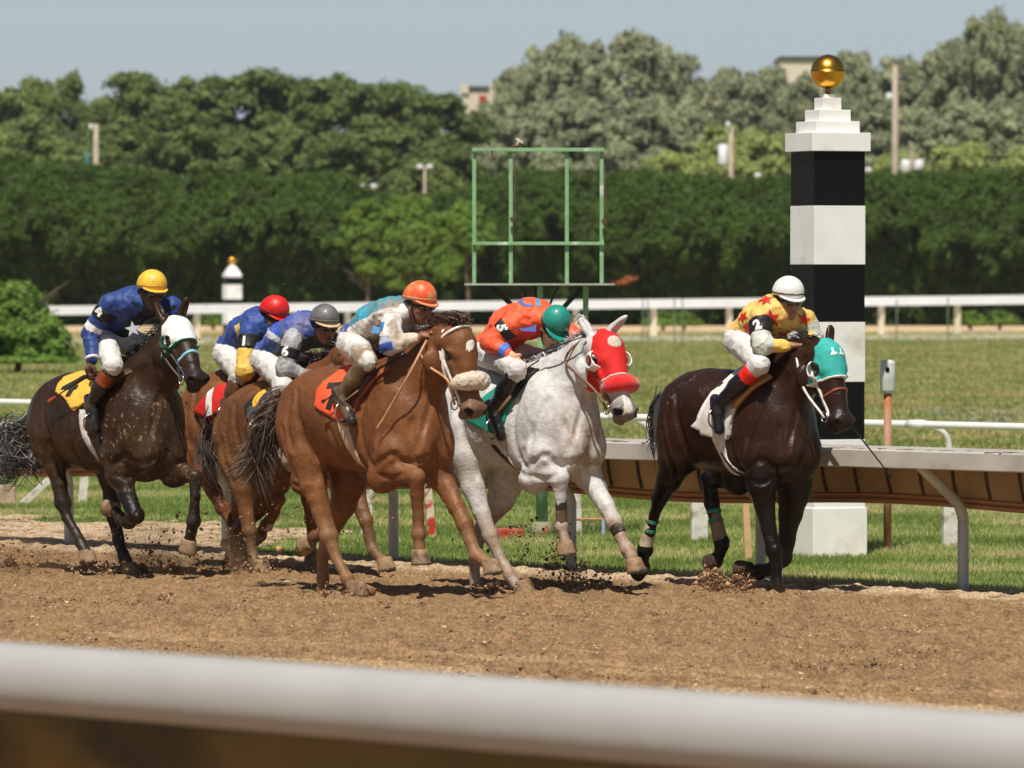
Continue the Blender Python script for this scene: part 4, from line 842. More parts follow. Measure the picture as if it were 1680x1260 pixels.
H2 = dict(num='2', frame=(1240, 976, 47), label='dark bay racehorse in a turquoise blinker hood, in front of the tall striped post',
  rump=(1155, 686), barrel=(1208, 698), shoulder=(1270, 702), neckbase=(1270, 648), necktop=(1320, 602), poll=(1352, 562), muzzle=(1388, 704), hdeg=60, nr=(.28, .165), sr=(.30, .26, .40),
  ears=((1314, 552), (1361, 533)),
  RH=[(1118, 715, .15, .15), (1112, 750, .15, .125), (1098, 786, .15, .085), (1082, 818, .14, .052), (1073, 845, .13, .034), (1066, 872, .12, .034), (1058, 902, .12, .045), (1054, 918, .12, .034), (1052, 932, .12, .035)],
  LH=[(1215, 750, -.12, .14), (1212, 785, -.12, .10), (1188, 780, -.12, .085), (1163, 787, -.12, .055), (1168, 825, -.12, .046), (1176, 862, -.12, .038), (1184, 892, -.12, .048), (1180, 908, -.12, .036), (1172, 920, -.12, .045)],
  RF=[(1246, 745, .16, .13), (1250, 790, .16, .095), (1254, 825, .15, .070), (1261, 868, .14, .052), (1269, 903, .13, .050), (1274, 930, .12, .036), (1276, 955, .12, .034), (1276, 984, .12, .035)],
  LF=[(1308, 760, -.13, .14), (1303, 805, -.13, .105), (1297, 845, -.13, .075), (1291, 885, -.12, .054), (1285, 915, -.12, .050), (1265, 933, -.12, .040), (1245, 938, -.12, .046), (1232, 935, -.12, .036), (1222, 933, -.12, .045)],
  hoof=dict(RH='back', LH='back', RF='none', LF='back'), tail=[(1084, 665, 0), (1078, 690, 0), (1076, 715, 0), (1080, 740, 0)], tspread=.35, taln=320,
  taillook=['#0f0c0b', '#1c1512'], manelook=['#0c0a09', '#181210'], manelen=.065,
  coat='#301b0f', dark='#0c0907', darkz=.88, mud='#6c533c', dust=.08, mudz=.1, mudamt=.5, nose='#2a211e', rough=.36, hoofname='hoof_dark', hoofcol='#3c2c22', roan=(1118, 640, .2),
  cloth=dict(col='#e2ddd5', poly=[(1190, 560), (1150, 690), (1140, 700), (1160, 710), (1200, 716), (1215, 620), (1265, 560)], num=('2', 1174, 640, .22), numcol='#1d1b1c', rot=20),
  pad=dict(col='#cfcac2', poly=[(1190, 560), (1155, 700), (1156, 714), (1196, 722), (1218, 640), (1250, 560)]),
  flap=dict(col='#b3824e', poly=[(1215, 560), (1203, 672), (1211, 670), (1232, 638), (1262, 606), (1270, 560)]),
  girth=dict(col='#d9d4cc', poly=[(1180, 715), (1186, 745), (1216, 830), (1240, 830), (1202, 750), (1200, 700)]),
  buckles=[('girth_strap', [(1188, 738), (1220, 800), (1226, 800), (1196, 742)], '#22201f')],
  head=dict(strap='#d9d6d0', brow=False, second=False, nosecol='#8f4a28', nosew=.008, hood=dict(mark=True, col='#2fa69c', trim='#e6e2d8', a1=.275, cupcol='#e2ddd4', eye=.038, slope=.2, dmin=.16), rein='#cfcac4'),
  reins=[[(1320, 640, .12), (1309, 600, .12), (1306, 570, .06)], [(1340, 620, -.12), (1322, 566, -.04)]],
  stirrup=[(1205, 655, .30), (1172, 672, .34)],
  wraps=[(1070, 852, 1058, 902, .12, .036, .050, '#c9b79b', 'muddywhite'), (1071, 853, 1070, 858, .12, .042, .042, '#17967c', 'green'), (1067, 868, 1066, 873, .12, .042, .042, '#17967c', 'green'),
         (1172, 842, 1183, 890, -.12, .042, .052, '#8d7960', 'muddybrown'), (1171, 836, 1172, 842, -.12, .049, .049, '#17967c', 'green'), (1174, 852, 1175, 857, -.12, .049, .049, '#17967c', 'green')])
H4 = dict(num='4', frame=(190, 950, 52), label='dark brown racehorse in a white blinker hood with green trim, at the far left',
  rump=(121, 688), barrel=(170, 700), shoulder=(236, 697), neckbase=(232, 648), necktop=(264, 595), poll=(284, 526), muzzle=(330, 630), hdeg=58, nr=(.28, .17), sr=(.30, .27, .40), ws=1.05,
  ears=((252, 490), (304, 488)),
  RH=[(88, 712, .15, .15), (84, 735, .15, .12), (90, 765, .15, .075), (97, 795, .14, .055), (102, 825, .13, .053), (110, 850, .12, .036), (124, 873, .12, .032), (132, 890, .12, .042), (143, 912, .12, .045)],
  LH=[(175, 745, -.10, .14), (182, 780, -.10, .09), (184, 815, -.10, .06), (188, 848, -.10, .052), (194, 885, -.10, .038), (206, 920, -.10, .043), (213, 945, -.10, .05)],
  RF=[(196, 745, .17, .13), (196, 775, .18, .09), (207, 808, .17, .06), (222, 846, .16, .056), (212, 856, .15, .045), (200, 852, .14, .042), (190, 840, .14, .036), (184, 834, .14, .04)],
  LF=[(276, 745, -.15, .14), (286, 778, -.15, .085), (303, 777, -.15, .060), (320, 782, -.14, .048), (321, 815, -.13, .036), (319, 838, -.13, .034), (318, 855, -.13, .044), (314, 873, -.13, .035), (309, 893, -.13, .045)],
  hoof=dict(RH='toe', LH='flat', RF='back', LF='free'), tail=[(58, 700, 0), (45, 718, 0), (30, 745, .05), (-5, 756, .1)], tspread=1.3,
  taillook=['#3a3836', '#6a6660', '#8e8a82', '#262321'], manelook=['#100d0c', '#1c1613'],
  coat='#332112', dark='#15110d', darkz=.70, mud='#6b5640', dust=.4, mudz=.2, mudamt=.6, splash=1.0, nose='#2a211e', rough=.42,
  cloth=dict(col='#dfac3e', poly=[(175, 540), (80, 618), (92, 645), (104, 650), (128, 676), (146, 650), (190, 590), (215, 540)], num=('4', 104, 628, .27), numcol='#171310', rot=8, bold=.008),
  flap=dict(col='#4e3a26', poly=[(200, 540), (150, 660), (156, 690), (163, 655), (200, 605), (220, 540)]),
  girth=dict(col='#cfcac4', poly=[(144, 670), (148, 700), (156, 745), (166, 762), (164, 740), (155, 700), (154, 670)]),
  head=dict(strap='#2e2826', nosecol='#7fb6c8', nosew=.010, brow=False, hood=dict(col='#e6e4df', trim='#176b50', a1=.255, cupcol='#1c5f4a', eye=.036, slope=.2, dmin=.16), rein='#2e2826'),
  reins=[[(272, 590, .12), (262, 560, .1), (256, 545, .05)], [(290, 570, -.1), (260, 548, -.04)]],
  stirrup=[(160, 650, .30), (148, 680, .34)])
H6 = dict(num='6', frame=(480, 946, 45), h=.013, label='brown racehorse with a black number cloth, half hidden behind the chestnut',
  rump=(431, 703), barrel=(468, 708), shoulder=(528, 702), neckbase=(520, 655), necktop=(562, 612), poll=(574, 566), muzzle=(612, 690), hdeg=45, nr=(.26, .15),
  ears=((562, 540), None),
  RH=[(383, 715, .14, .15), (390, 758, .15, .125), (398, 800, .15, .082), (403, 840, .14, .055), (409, 872, .13, .050), (413, 905, .12, .035), (420, 926, .12, .038), (425, 938, .12, .034), (429, 943, .12, .04)],
  LH=[(450, 745, -.12, .15), (448, 785, -.12, .12), (434, 820, -.12, .085), (408, 850, -.11, .058), (390, 868, -.10, .046), (382, 902, -.10, .034), (375, 935, -.10, .036)],
  RF=[(510, 750, .16, .12), (500, 790, .16, .09), (520, 810, .16, .06), (545, 850, .15, .052), (535, 875, .14, .034), (518, 880, .14, .040), (510, 886, .14, .034), (505, 893, .14, .04)],
  LF=[(568, 755, -.14, .12), (578, 790, -.14, .085), (590, 828, -.13, .058), (600, 855, -.12, .046), (606, 880, -.12, .033), (612, 902, -.12, .038), (620, 912, -.12, .034), (632, 924, -.12, .04)],
  hoof=dict(RH='flat', LH='none', RF='back', LF='toe'), tail=[(350, 690, 0), (344, 720, 0), (342, 745, 0), (350, 775, 0)], tspread=.5, taln=260,
  taillook=['#2a1d17', '#4d3a2c'], manelook=['#20140e', '#33211a'],
  coat='#6c4526', rough=.5, dark='#2c1c14', darkz=.30, mud='#86684a', dust=.5, mudz=.35, mudamt=.7, splash=.35, nose='#4a382c',
  cloth=dict(col='#191817', poly=[(455, 590), (420, 640), (405, 665), (412, 688), (445, 690), (470, 640), (490, 590)], num=('6', 425, 652, .27), numcol='#e3a72c', rot=12, bold=.012),
  girth=dict(col='#c9c0b2', poly=[(452, 690), (462, 730), (480, 820), (498, 820), (478, 735), (466, 690)]),
  head=dict(strap='#3a2a20'), reins=[[(572, 630, .12), (530, 610, .08)], [(590, 600, -.1), (540, 606, -.04)]], stirrup=[(440, 660, .30), (418, 692, .34)])
H1 = dict(num='1', frame=(420, 938, 45), h=.013, label='chestnut racehorse with a red number cloth, mostly hidden in the second row',
  rump=(365, 682), barrel=(415, 695), shoulder=(468, 690), neckbase=(468, 650), necktop=(506, 625), poll=(525, 590), muzzle=(552, 690), hdeg=45, nr=(.24, .14), rr=(.34, .26, .33),
  ears=(None, None),
  RH=[(328, 702, .14, .15), (322, 738, .15, .115), (334, 775, .15, .075), (351, 808, .14, .055), (366, 834, .13, .050), (378, 856, .12, .034), (390, 880, .12, .036), (396, 895, .12, .034), (402, 908, .12, .04)],
  LH=[(395, 745, -.12, .14), (400, 785, -.12, .11), (398, 820, -.12, .075), (388, 850, -.11, .050), (384, 880, -.10, .036), (380, 912, -.10, .038), (372, 933, -.10, .034)],
  RF=[(448, 740, .16, .12), (434, 780, .16, .085), (445, 800, .16, .058), (455, 820, .15, .050), (450, 840, .14, .034), (437, 862, .13, .042), (430, 870, .13, .034), (424, 878, .13, .04)],
  LF=[(500, 745, -.14, .12), (505, 780, -.14, .08), (508, 820, -.13, .055), (512, 850, -.12, .044), (512, 880, -.12, .033), (510, 905, -.12, .036), (510, 915, -.12, .034), (512, 925, -.12, .04)],
  hoof=dict(RH='free', LH='none', RF='back', LF='flat'), tail=[(300, 672, 0), (308, 690, .0), (322, 720, .0), (318, 745, 0)], tspread=.6, taln=260,
  taillook=['#5d5550', '#8d8984', '#3a2c24'], manelook=['#4a2614', '#5f3018'],
  coat='#7a4d29', rough=.5, dark='#3a2418', mud='#86684a', dust=.3, mudz=.25, mudamt=.6, nose='#7a604c',
  cloth=dict(col='#c9190f', poly=[(395, 580), (362, 625), (345, 640), (321, 675), (350, 688), (362, 680), (400, 620), (430, 580)], num=('1', 347, 660, .28), numcol='#dcd9d4', rot=12, bold=.018),
  girth=dict(col='#c9c0b2', poly=[(400, 690), (410, 730), (428, 820), (446, 820), (426, 735), (414, 690)]),
  head=dict(strap='#3a2a20'), reins=[[(500, 640, .12), (440, 600, .08)], [(520, 620, -.1), (440, 600, -.04)]], stirrup=[(380, 640, .30), (366, 668, .34)],
  wraps=[(445, 848, 436, 866, .13, .038, .045, '#d8d2c8', 'white')])
HORSES = [H7, H5, H2, H4, H6, H1]
# ------------------------------------------------------------------ jockeys: one continuous body each, clothing as parts
def jockey(J):
    fr = J['horse']['_fr']; P = fr.P
    pel, mid, che, nek = [P(*J[k]) for k in ('pelvis', 'mid', 'chest', 'neck')]
    root = empty('person', fr.O + Vector((0, 0, 0)), fr.rot, J['label'], 'jockey', 'jockeys riding in the race')
    base = fr.F * pel[0] - fr.N * pel[1]; root.location = fr.O + base + Vector((0, 0, pel[2] - .1)); OFF = np.array((pel[0], pel[1], pel[2] - .1))
    Q = lambda *a: P(*a) - OFF
    pel, mid, che, nek = [q - OFF for q in (pel, mid, che, nek)]
    shR, elR, wrR, haR = [Q(*q) for q in J['armR']]
    if 'armL' in J: shL, elL, wrL, haL = [Q(*q) for q in J['armL']]
    else: shL, elL, wrL, haL = [q * (1, -1, 1) - np.array((0, 2 * OFF[1], 0)) for q in (shR, elR, wrR, haR)]
    kn, an, toe = [Q(*q) for q in J['leg']]
    hip = pel + (.02, -.09, -.03)
    mir = lambda q: np.array((q[0], -q[1] - 2 * OFF[1], q[2]))
    legs = [(hip, kn, an, toe), (hip * (1, -1, 1), mir(kn), mir(an), mir(toe))]
    arms = [(shR, elR, wrR, haR), (shL, elL, wrL, haL)]
    for n_, a in (('arm', arms[0]), ('armL', arms[1]), ('leg', legs[0])): print(J['num'], n_, ' '.join('%.2f' % np.linalg.norm(a[i + 1] - a[i]) for i in range(3)))
    hc = Q(*J['helmet'], J.get('hlat', 0)); a = math.radians(J['look'][0]); dn = math.radians(J['look'][1])
    fw = fr.dirw((math.cos(a) * math.cos(dn), -math.sin(a) * math.cos(dn), -math.sin(dn)))   # where the face points
    rx = np.cross(fw, np.array((0, 0, 1.))); rx /= np.linalg.norm(rx); roll = math.radians(J.get('roll', 0)); up = np.cross(rx, fw); up = up * math.cos(roll) + rx * math.sin(roll); rx = np.cross(fw, up)
    R = np.array((fw, rx, up)); hd = hc - up * .052 - fw * .005
    H = lambda f, x, u: hd + fw * f + rx * x + up * u
    allp = np.array([pel, mid, che, nek, hd, shR, elR, haR, shL, elL, haL, kn, an, toe, legs[1][1], legs[1][2], legs[1][3]])
    lo, hi = allp.min(0) - .2, allp.max(0) + .2
    # ---- body (skin)
    B = Field(lo, hi, J.get('h', .0075))
    spine = [(pel, .095), (mid, .09), (che, .10), (nek, .05)]
    B.chain(spine, .03, (1, .8, 1)); B.rc(nek, hd + (0, 0, -.02), .052, .055, .03)
    for s_, e, w_, h_ in arms:
        B.rc(che * .5 + s_ * .5, s_, .07, .055, .03); B.rc(s_, e, .046, .038, .02); B.rc(e, w_, .038, .026, .02); B.rc(w_, w_ * .4 + h_ * .6, .026, .026, .015)
        d_ = h_ - w_; d_ /= np.linalg.norm(d_) + 1e-9; sdv = np.cross(d_, (0, 0, 1.)); sdv /= np.linalg.norm(sdv); nv = np.cross(sdv, d_)
        if nv[2] < 0: nv = -nv
        B.el(h_, (.046, .040, .020), np.array((d_, sdv, nv)), .012)
        sg = 1 if sdv.dot(nek - h_) > 0 else -1
        for k, (off, ln) in enumerate(((-.031, .030), (-.011, .036), (.010, .034), (.030, .026))):   # four fingers curled round the rein
            b0 = h_ + d_ * .040 + sdv * off + nv * .006; b1 = b0 + d_ * ln * .8 - nv * .012; b2 = b1 - nv * .030 - d_ * .004; b3 = b2 - d_ * .026 + nv * .004
            B.chain([(b0, .0115), (b1, .0105), (b2, .0095), (b3, .0085)], .004)
        t0 = h_ - d_ * .015 + sdv * sg * .036 - nv * .004; t1 = t0 + d_ * .030 + sdv * sg * .012 - nv * .012; t2 = t1 + d_ * .024 - sdv * sg * .012 - nv * .008
        B.chain([(t0, .015), (t1, .012), (t2, .010)], .006)
    for h_, k_, a_, t_ in legs:
        B.rc(h_, k_, .075, .052, .03); B.rc(k_, a_, .048, .032, .02); B.rc(a_, t_, .032, .028, .02)
    # head
    B.el(H(-.005, 0, .03), (.098, .076, .10), R, .02); B.el(H(.022, 0, -.05), (.072, .062, .076), R, .03); B.el(H(.058, 0, -.100), (.030, .028, .024), R, .02)
    B.rc(H(.088, 0, .005), H(.112, 0, -.028), .012, .017, .012); B.el(H(.085, 0, .022), (.02, .055, .014), R, .015)
    for e in (1, -1):
        B.el(H(.105, e * .012, -.034), (.011, .009, .008), R, .006); B.el(H(.06, e * .046, -.02), (.026, .02, .022), R, .015)
        B.el(H(.0, e * .078, -.012), (.02, .009, .032), R, .006); B.el(H(.004, e * .086, -.010), (.010, .006, .016), R, .003, sub=True)
        B.el(H(.094, e * .032, .006), (.014, .018, .012), R, .006, sub=True)
    B.el(H(.092, 0, -.060), (.014, .026, .0065), R, .005); B.el(H(.089, 0, -.073), (.014, .022, .007), R, .005); B.el(H(.104, 0, -.0665), (.014, .026, .0022), R, .002, sub=True)
    skin = np.clip(L3(J['skin']) * 1.35, 0, .8)
    def scol(V):
        q = V - hd; f_, x_, u_ = q @ fw, q @ rx, q @ up; c = np.tile(skin, (len(V), 1)) * (.8 + .4 * fbm(V[:, 0], V[:, 1], V[:, 2], 30, 3, 2))[:, None]
        lip = (f_ > .08) & (np.abs(x_) < .028) & (np.abs(u_ + .066) < .012); c[lip] = c[lip] * np.array((1.0, .62, .6))
        hair = (u_ > -.01) & (f_ < .03) & (np.abs(x_) > .06) & (u_ > -.06) & (f_ < .0); c[hair] = L3('#1c1410')
        if J.get('beard'): 
            bd = (f_ > .0) & (u_ < -.045) & (u_ > -.14) & ~lip & (np.abs(q).max(1) < .15); c[bd] *= .6
        return c
    body = obj_from_field('body', B, mat('skin', (1, 1, 1), .5, .1, 30, .1, 200, vcol=True), root, scol)
    for e in (1, -1):
        bm = bmesh.new(); bmesh.ops.create_uvsphere(bm, u_segments=10, v_segments=6, radius=.012, matrix=Matrix.Translation(Vector(H(.082, e * .032, .006)))); bm_obj('eye', bm, mat('eye_dark', '#0a0807', .1, 0, 5), root, True)
    # ---- silks
    num = J['num']; F = Field(lo, hi, .010)
    F.chain([(pel + (0, 0, .005), .122), (mid, .118), (che, .128), (nek - (nek - che) * .15, .075)], .035, (1, .76, 1))
    F.rc(che * .3 + shR * .7, che * .3 + shL * .7, .062, .062, .04)
    for s_, e, w_, h_ in arms:
        F.rc(s_, e, .068, .060, .03); F.rc(e, w_ + (w_ - e) * .02, .058, .036, .025)
    F.wrinkle(.026, 10, 21, (1, 1, 1)); F.wrinkle(.011, 26, 9)
    X, Y, Z = F.grid(); 
    def arm_mask(lo_t, hi_t, seg, which=0, rad=.12):
        s_, e, w_, h_ = arms[which]; a0, b0 = (s_, e) if seg == 0 else (e, w_); ab = b0 - a0; L2 = ab.dot(ab)
        t = ((X - a0[0]) * ab[0] + (Y - a0[1]) * ab[1] + (Z - a0[2]) * ab[2]) / L2
        d = np.sqrt((X - a0[0] - t * ab[0]) ** 2 + (Y - a0[1] - t * ab[1]) ** 2 + (Z - a0[2] - t * ab[2]) ** 2) - rad
        return np.maximum.reduce([(lo_t - t) * math.sqrt(L2) + 0 * d, (t - hi_t) * math.sqrt(L2), d])
    zones = J.get('zones', [])
    base_c = L3(J['silks'])
    sp = pel, nek
    def zone_col(V):
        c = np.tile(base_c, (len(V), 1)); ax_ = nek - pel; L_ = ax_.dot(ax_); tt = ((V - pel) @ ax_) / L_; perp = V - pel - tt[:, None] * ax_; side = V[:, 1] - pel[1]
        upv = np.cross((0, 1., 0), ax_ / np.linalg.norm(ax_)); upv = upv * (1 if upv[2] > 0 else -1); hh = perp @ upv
        dA = []
        for s_, e, w_, h_ in arms:
            def sg(a0, b0):
                ab = b0 - a0; t = np.clip(((V - a0) @ ab) / ab.dot(ab), 0, 1); return np.linalg.norm(V - a0 - t[:, None] * ab, axis=1), t
            d1, t1 = sg(s_, e); d2, t2 = sg(e, w_); dA.append((np.minimum(d1, d2), np.where(d1 < d2, t1, 1 + t2)))
        dTor = np.abs(0 * tt)
        on = [(dA[i][0] < .092) & ((dA[i][1] > .12) | (np.abs(side) > .17)) for i in (0, 1)]
        arm = on[0] | on[1]; at = np.where(dA[0][0] < dA[1][0], dA[0][1], dA[1][1])
        for z in zones:
            k = z[0]
            if k == 'sleeve': m_ = arm & (at >= z[2]) & (at <= z[3])
            elif k == 'back': m_ = ~arm & (hh > z[2])
            elif k == 'torso': m_ = ~arm & (tt >= z[2]) & (tt <= z[3])
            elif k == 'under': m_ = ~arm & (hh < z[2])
            elif k == 'stripe': m_ = ~arm & (np.abs(hh + (tt - .5) * z[4] - z[2]) < z[3])
            c[m_] = L3(z[1])
        dirt = J.get('dirt', 0)
        if dirt:
            n = fbm(V[:, 0], V[:, 1], V[:, 2], 12, 4, 31); n2 = fbm(V[:, 0], V[:, 1], V[:, 2], 45, 2, 32); c = c + (L3('#8d7458') - c) * (sm(n * .7 + n2 * .3, .36, .56) * dirt)[:, None]
        return c
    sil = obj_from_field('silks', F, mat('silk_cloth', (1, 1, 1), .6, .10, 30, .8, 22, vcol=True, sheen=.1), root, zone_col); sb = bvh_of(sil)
    for dz in J.get('decals', []):
        kind, u, v, lat, size, col, rot = dz[:7]
        if kind == 'star': bm = poly_bm([star(size)])
        elif kind == 'poly': bm = poly_bm([[(x * size, y * size) for x, y in dz[7]]])
        else: bm = text_bm(kind, size, .004)
        nrm = fr.dirw((-.15, -1, .35)) if len(dz) < 9 else dz[8]
        decal('emblem' if kind in ('star', 'poly') else 'number', bm, sb, Q(u, v, lat), nrm, (0, 0, 1), mat('silkmark_' + col, col, .6, .1, 30), sil, math.radians(rot), .004 if kind in ('star', 'poly') else .012, .008)
    if J.get('armband', True):
        m0 = np.maximum(F.D - .007, arm_mask(*J.get('bandt', (.35, .72)), 0, 0, .098)); f = F.copy(); f.D = m0.astype(np.float32); ab_ = obj_from_field('armband', f, mat('armband', '#14120f', .6, .1, 20), root); bb = bvh_of(ab_)
        c_ = shR + (elR - shR) * (sum(J.get('bandt', (.35, .72))) / 2); ux = shR - elR
        decal('number', text_bm(J.get('bandnum', num), .095, .005), bb, c_, fr.dirw((-.35, -1, .2)), ux, mat('white_mark', '#e9e6e0', .6, .05, 20), ab_, math.radians(J.get('bandrot', 0)), .004, .008)
    if 'cuff' in J:
        m0 = np.maximum(F.D - .005, arm_mask(J['cuff'][1], 1.06, 1, 0, .08)); f = F.copy(); f.D = m0.astype(np.float32); obj_from_field('cuff', f, mat('cuff_' + num, J['cuff'][0], .6, .1, 20), root)
    # ---- breeches
    G = Field(lo, hi, .010)
    G.rc(pel + (-.02, 0, -.02), pel + (.03, 0, -.03), .115, .11, .04, (1, .78, 1))
    for h_, k_, a_, t_ in legs: G.rc(h_, k_, .098, .062, .05); G.rc(k_, k_ + (a_ - k_) * J.get('brt', .22), .060, .050, .03)
    G.wrinkle(.018, 12, 5, (1, 1, 2)); G.wrinkle(.010, 28, 6, (1, 1, 1.6))
    bc = L3(J.get('breeches', '#d2cfca')); bd_ = J.get('bdirt', .15)
    def bcol(V):
        n = fbm(V[:, 0], V[:, 1], V[:, 2], 10, 4, 41); lowk = sm(-np.linalg.norm(V - kn, axis=1), -.22, -.06) * .6 + .4; c = np.tile(bc, (len(V), 1)); return c + (L3('#8a7053') - c) * (sm(n, .34, .56) * bd_ * lowk)[:, None]
    obj_from_field('breeches', G, mat('breeches_cloth', (1, 1, 1), .7, .08, 30, .5, 28, vcol=True), root, bcol)
    # ---- boots
    for h_, k_, a_, t_ in legs:
        D = Field(np.minimum.reduce([k_, a_, t_]) - .15, np.maximum.reduce([k_, a_, t_]) + .15, .009)
        ka = k_ + (a_ - k_) * J.get('boott', .16); ax_ = t_ - a_; fl = np.linalg.norm(ax_); ax_ /= fl
        D.rc(ka, k_ + (a_ - k_) * .55, .060, .056, .03); D.rc(k_ + (a_ - k_) * .5, a_, .056, .042, .03)
        D.rc(a_ - ax_ * .045 + (-.03, 0, -.01), a_ + ax_ * .05, .036, .044, .02); D.rc(a_ + ax_ * .04, t_ + ax_ * .05 + (.03, 0, 0), .044, .036, .02); D.wrinkle(.010, 20, 7)
        bt = J['boot']; cuff = J.get('bootcuff')
        ab = a_ - k_; LL = ab.dot(ab)
        def btc(V):
            t = ((V - k_) @ ab) / LL; c = np.tile(L3(bt), (len(V), 1))
            if cuff: c[t < cuff[1]] = L3(cuff[0])
            if len(J.get('bootcuff2', ())): c[t < J['bootcuff2'][1]] = L3(J['bootcuff2'][0])
            c[t > 1.0] = L3(J.get('shoe', bt)); n = fbm(V[:, 0], V[:, 1], V[:, 2], 16, 3, 51); return c + (L3('#7d664c') - c) * (sm(n, .42, .6) * J.get('bootdirt', .2))[:, None]
        obj_from_field('boot', D, mat('boot_leather', (1, 1, 1), .32, .1, 20, .1, 60, vcol=True, coat=.2), root, btc)
    # ---- helmet with peak, band, goggles
    K = Field(hd - .2, hd + .2, .006); K.el(H(-.005, 0, .055), (.122, .102, .106), R, .01); kx, ky, kz = K.grid()
    u_ = (kx - hd[0]) * up[0] + (ky - hd[1]) * up[1] + (kz - hd[2]) * up[2]; f_ = (kx - hd[0]) * fw[0] + (ky - hd[1]) * fw[1] + (kz - hd[2]) * fw[2]; x_ = (kx - hd[0]) * rx[0] + (ky - hd[1]) * rx[1] + (kz - hd[2]) * rx[2]
    cutp = .038 - .10 * (f_ < 0) * np.minimum(-f_ * .5, .03) * 5
    Dk = np.maximum(K.D, cutp - u_); f = K.copy(); f.D = Dk.astype(np.float32); f.wrinkle(.003, 20, 3)
    hm = mat('helmet_' + num, J['hcol'], .5, .12, 14, .15, 50, coat=J.get('hcoat', .15), col2=J.get('hdirt'), mix=(.48, .66, 14) if J.get('hdirt') else None); obj_from_field('helmet', f, hm, root)
    pk = np.sqrt(((f_ - .045) / .104) ** 2 + (x_ / .092) ** 2) - 1; Dp = np.maximum.reduce([pk * .09, np.abs(u_ - .040 + .16 * np.maximum(f_ - .05, 0)) - .0055, -(f_ - .02)]); f = K.copy(); f.D = Dp.astype(np.float32)
    obj_from_field('helmet_peak', f, mat('peak_' + num, J.get('pcol', J['hcol']), .5, .1, 14), root)
    Db = np.maximum(K.D - .0035, np.abs(u_ - .052 - .10 * f_) - .006); f = K.copy(); f.D = Db.astype(np.float32); obj_from_field('helmet_band', f, mat('helmet_band_' + num, J.get('bandcol', '#1a1714'), .6, .1, 20), root)
    gf = Field(hd - .17, hd + .17, .006)
    for e in (1, -1): gf.el(H(.088, e * .034, .006), (.020, .035, .024), R, .008)
    obj_from_field('goggles', gf, mat('goggle_lens', '#0c0b0b', .08, 0, 5, coat=1, spec=.8), root)
    Ds = np.maximum(np.sqrt((f_ / .104) ** 2 + (x_ / .084) ** 2) * .09 - .09, np.abs(u_ - .006) - .009); Ds = np.maximum(Ds, f_ - .075); f = K.copy(); f.D = Ds.astype(np.float32); obj_from_field('goggle_strap', f, mat('goggle_strap', '#171412', .6, .1, 20), root)
    bm = bmesh.new()
    for e in (1, -1): tube(bm, curve_pts([H(.0, e * .083, .03), H(.03, e * .075, -.045), H(.05, e * .03, -.112), H(.052, 0, -.120)], 4), .006, 6, True, .5)
    bm_obj('chin_strap', bm, mat('goggle_strap', '#171412'), root, True)
    # ---- whip held in the right hand: a thing of its own
    for wh_ in J.get('whips', [J['whip']] if 'whip' in J else []):
        J['whip'] = wh_; w0, w1 = [P(*q) for q in wh_[:2]]; bm = bmesh.new(); d_ = w1 - w0; L_ = np.linalg.norm(d_); d_ /= L_
        r_ = empty('riding_whip', fr.O + fr.F * w0[0] - fr.N * w0[1] + Vector((0, 0, w0[2])), fr.rot, J['whip'][2], 'whip')
        tube(bm, [d_ * t for t in (0, .16, .17, L_)], [.012, .011, .007, .0045], 8); bm_obj('shaft', bm, mat('whip_black', '#14110f', .5, .1, 20), r_, True)
        bm = bmesh.new(); e0 = d_ * L_; sdv = np.cross(d_, (0, 1, 0)); vs = [e0 - sdv * .012, e0 + sdv * .012, e0 + d_ * .12 + sdv * .02, e0 + d_ * .12 - sdv * .02]
        for yy in (-.004, .004): pass
        vs = [e0 - sdv * .005, e0 + sdv * .005, e0 + d_ * J['whip'][4] + sdv * .014, e0 + d_ * J['whip'][4] - sdv * .014]; tp = [[bm.verts.new(Vector(q) + Vector((0, yy, 0))) for q in vs] for yy in (-.005, .005)]
        bm.faces.new(tp[0]); bm.faces.new(list(reversed(tp[1])))
        for k in range(4): bm.faces.new((tp[0][k], tp[0][(k + 1) % 4], tp[1][(k + 1) % 4], tp[1][k]))
        bm_obj('flap', bm, mat('whip_flap_' + num, J['whip'][3], .6, .1, 20), r_)
    return root
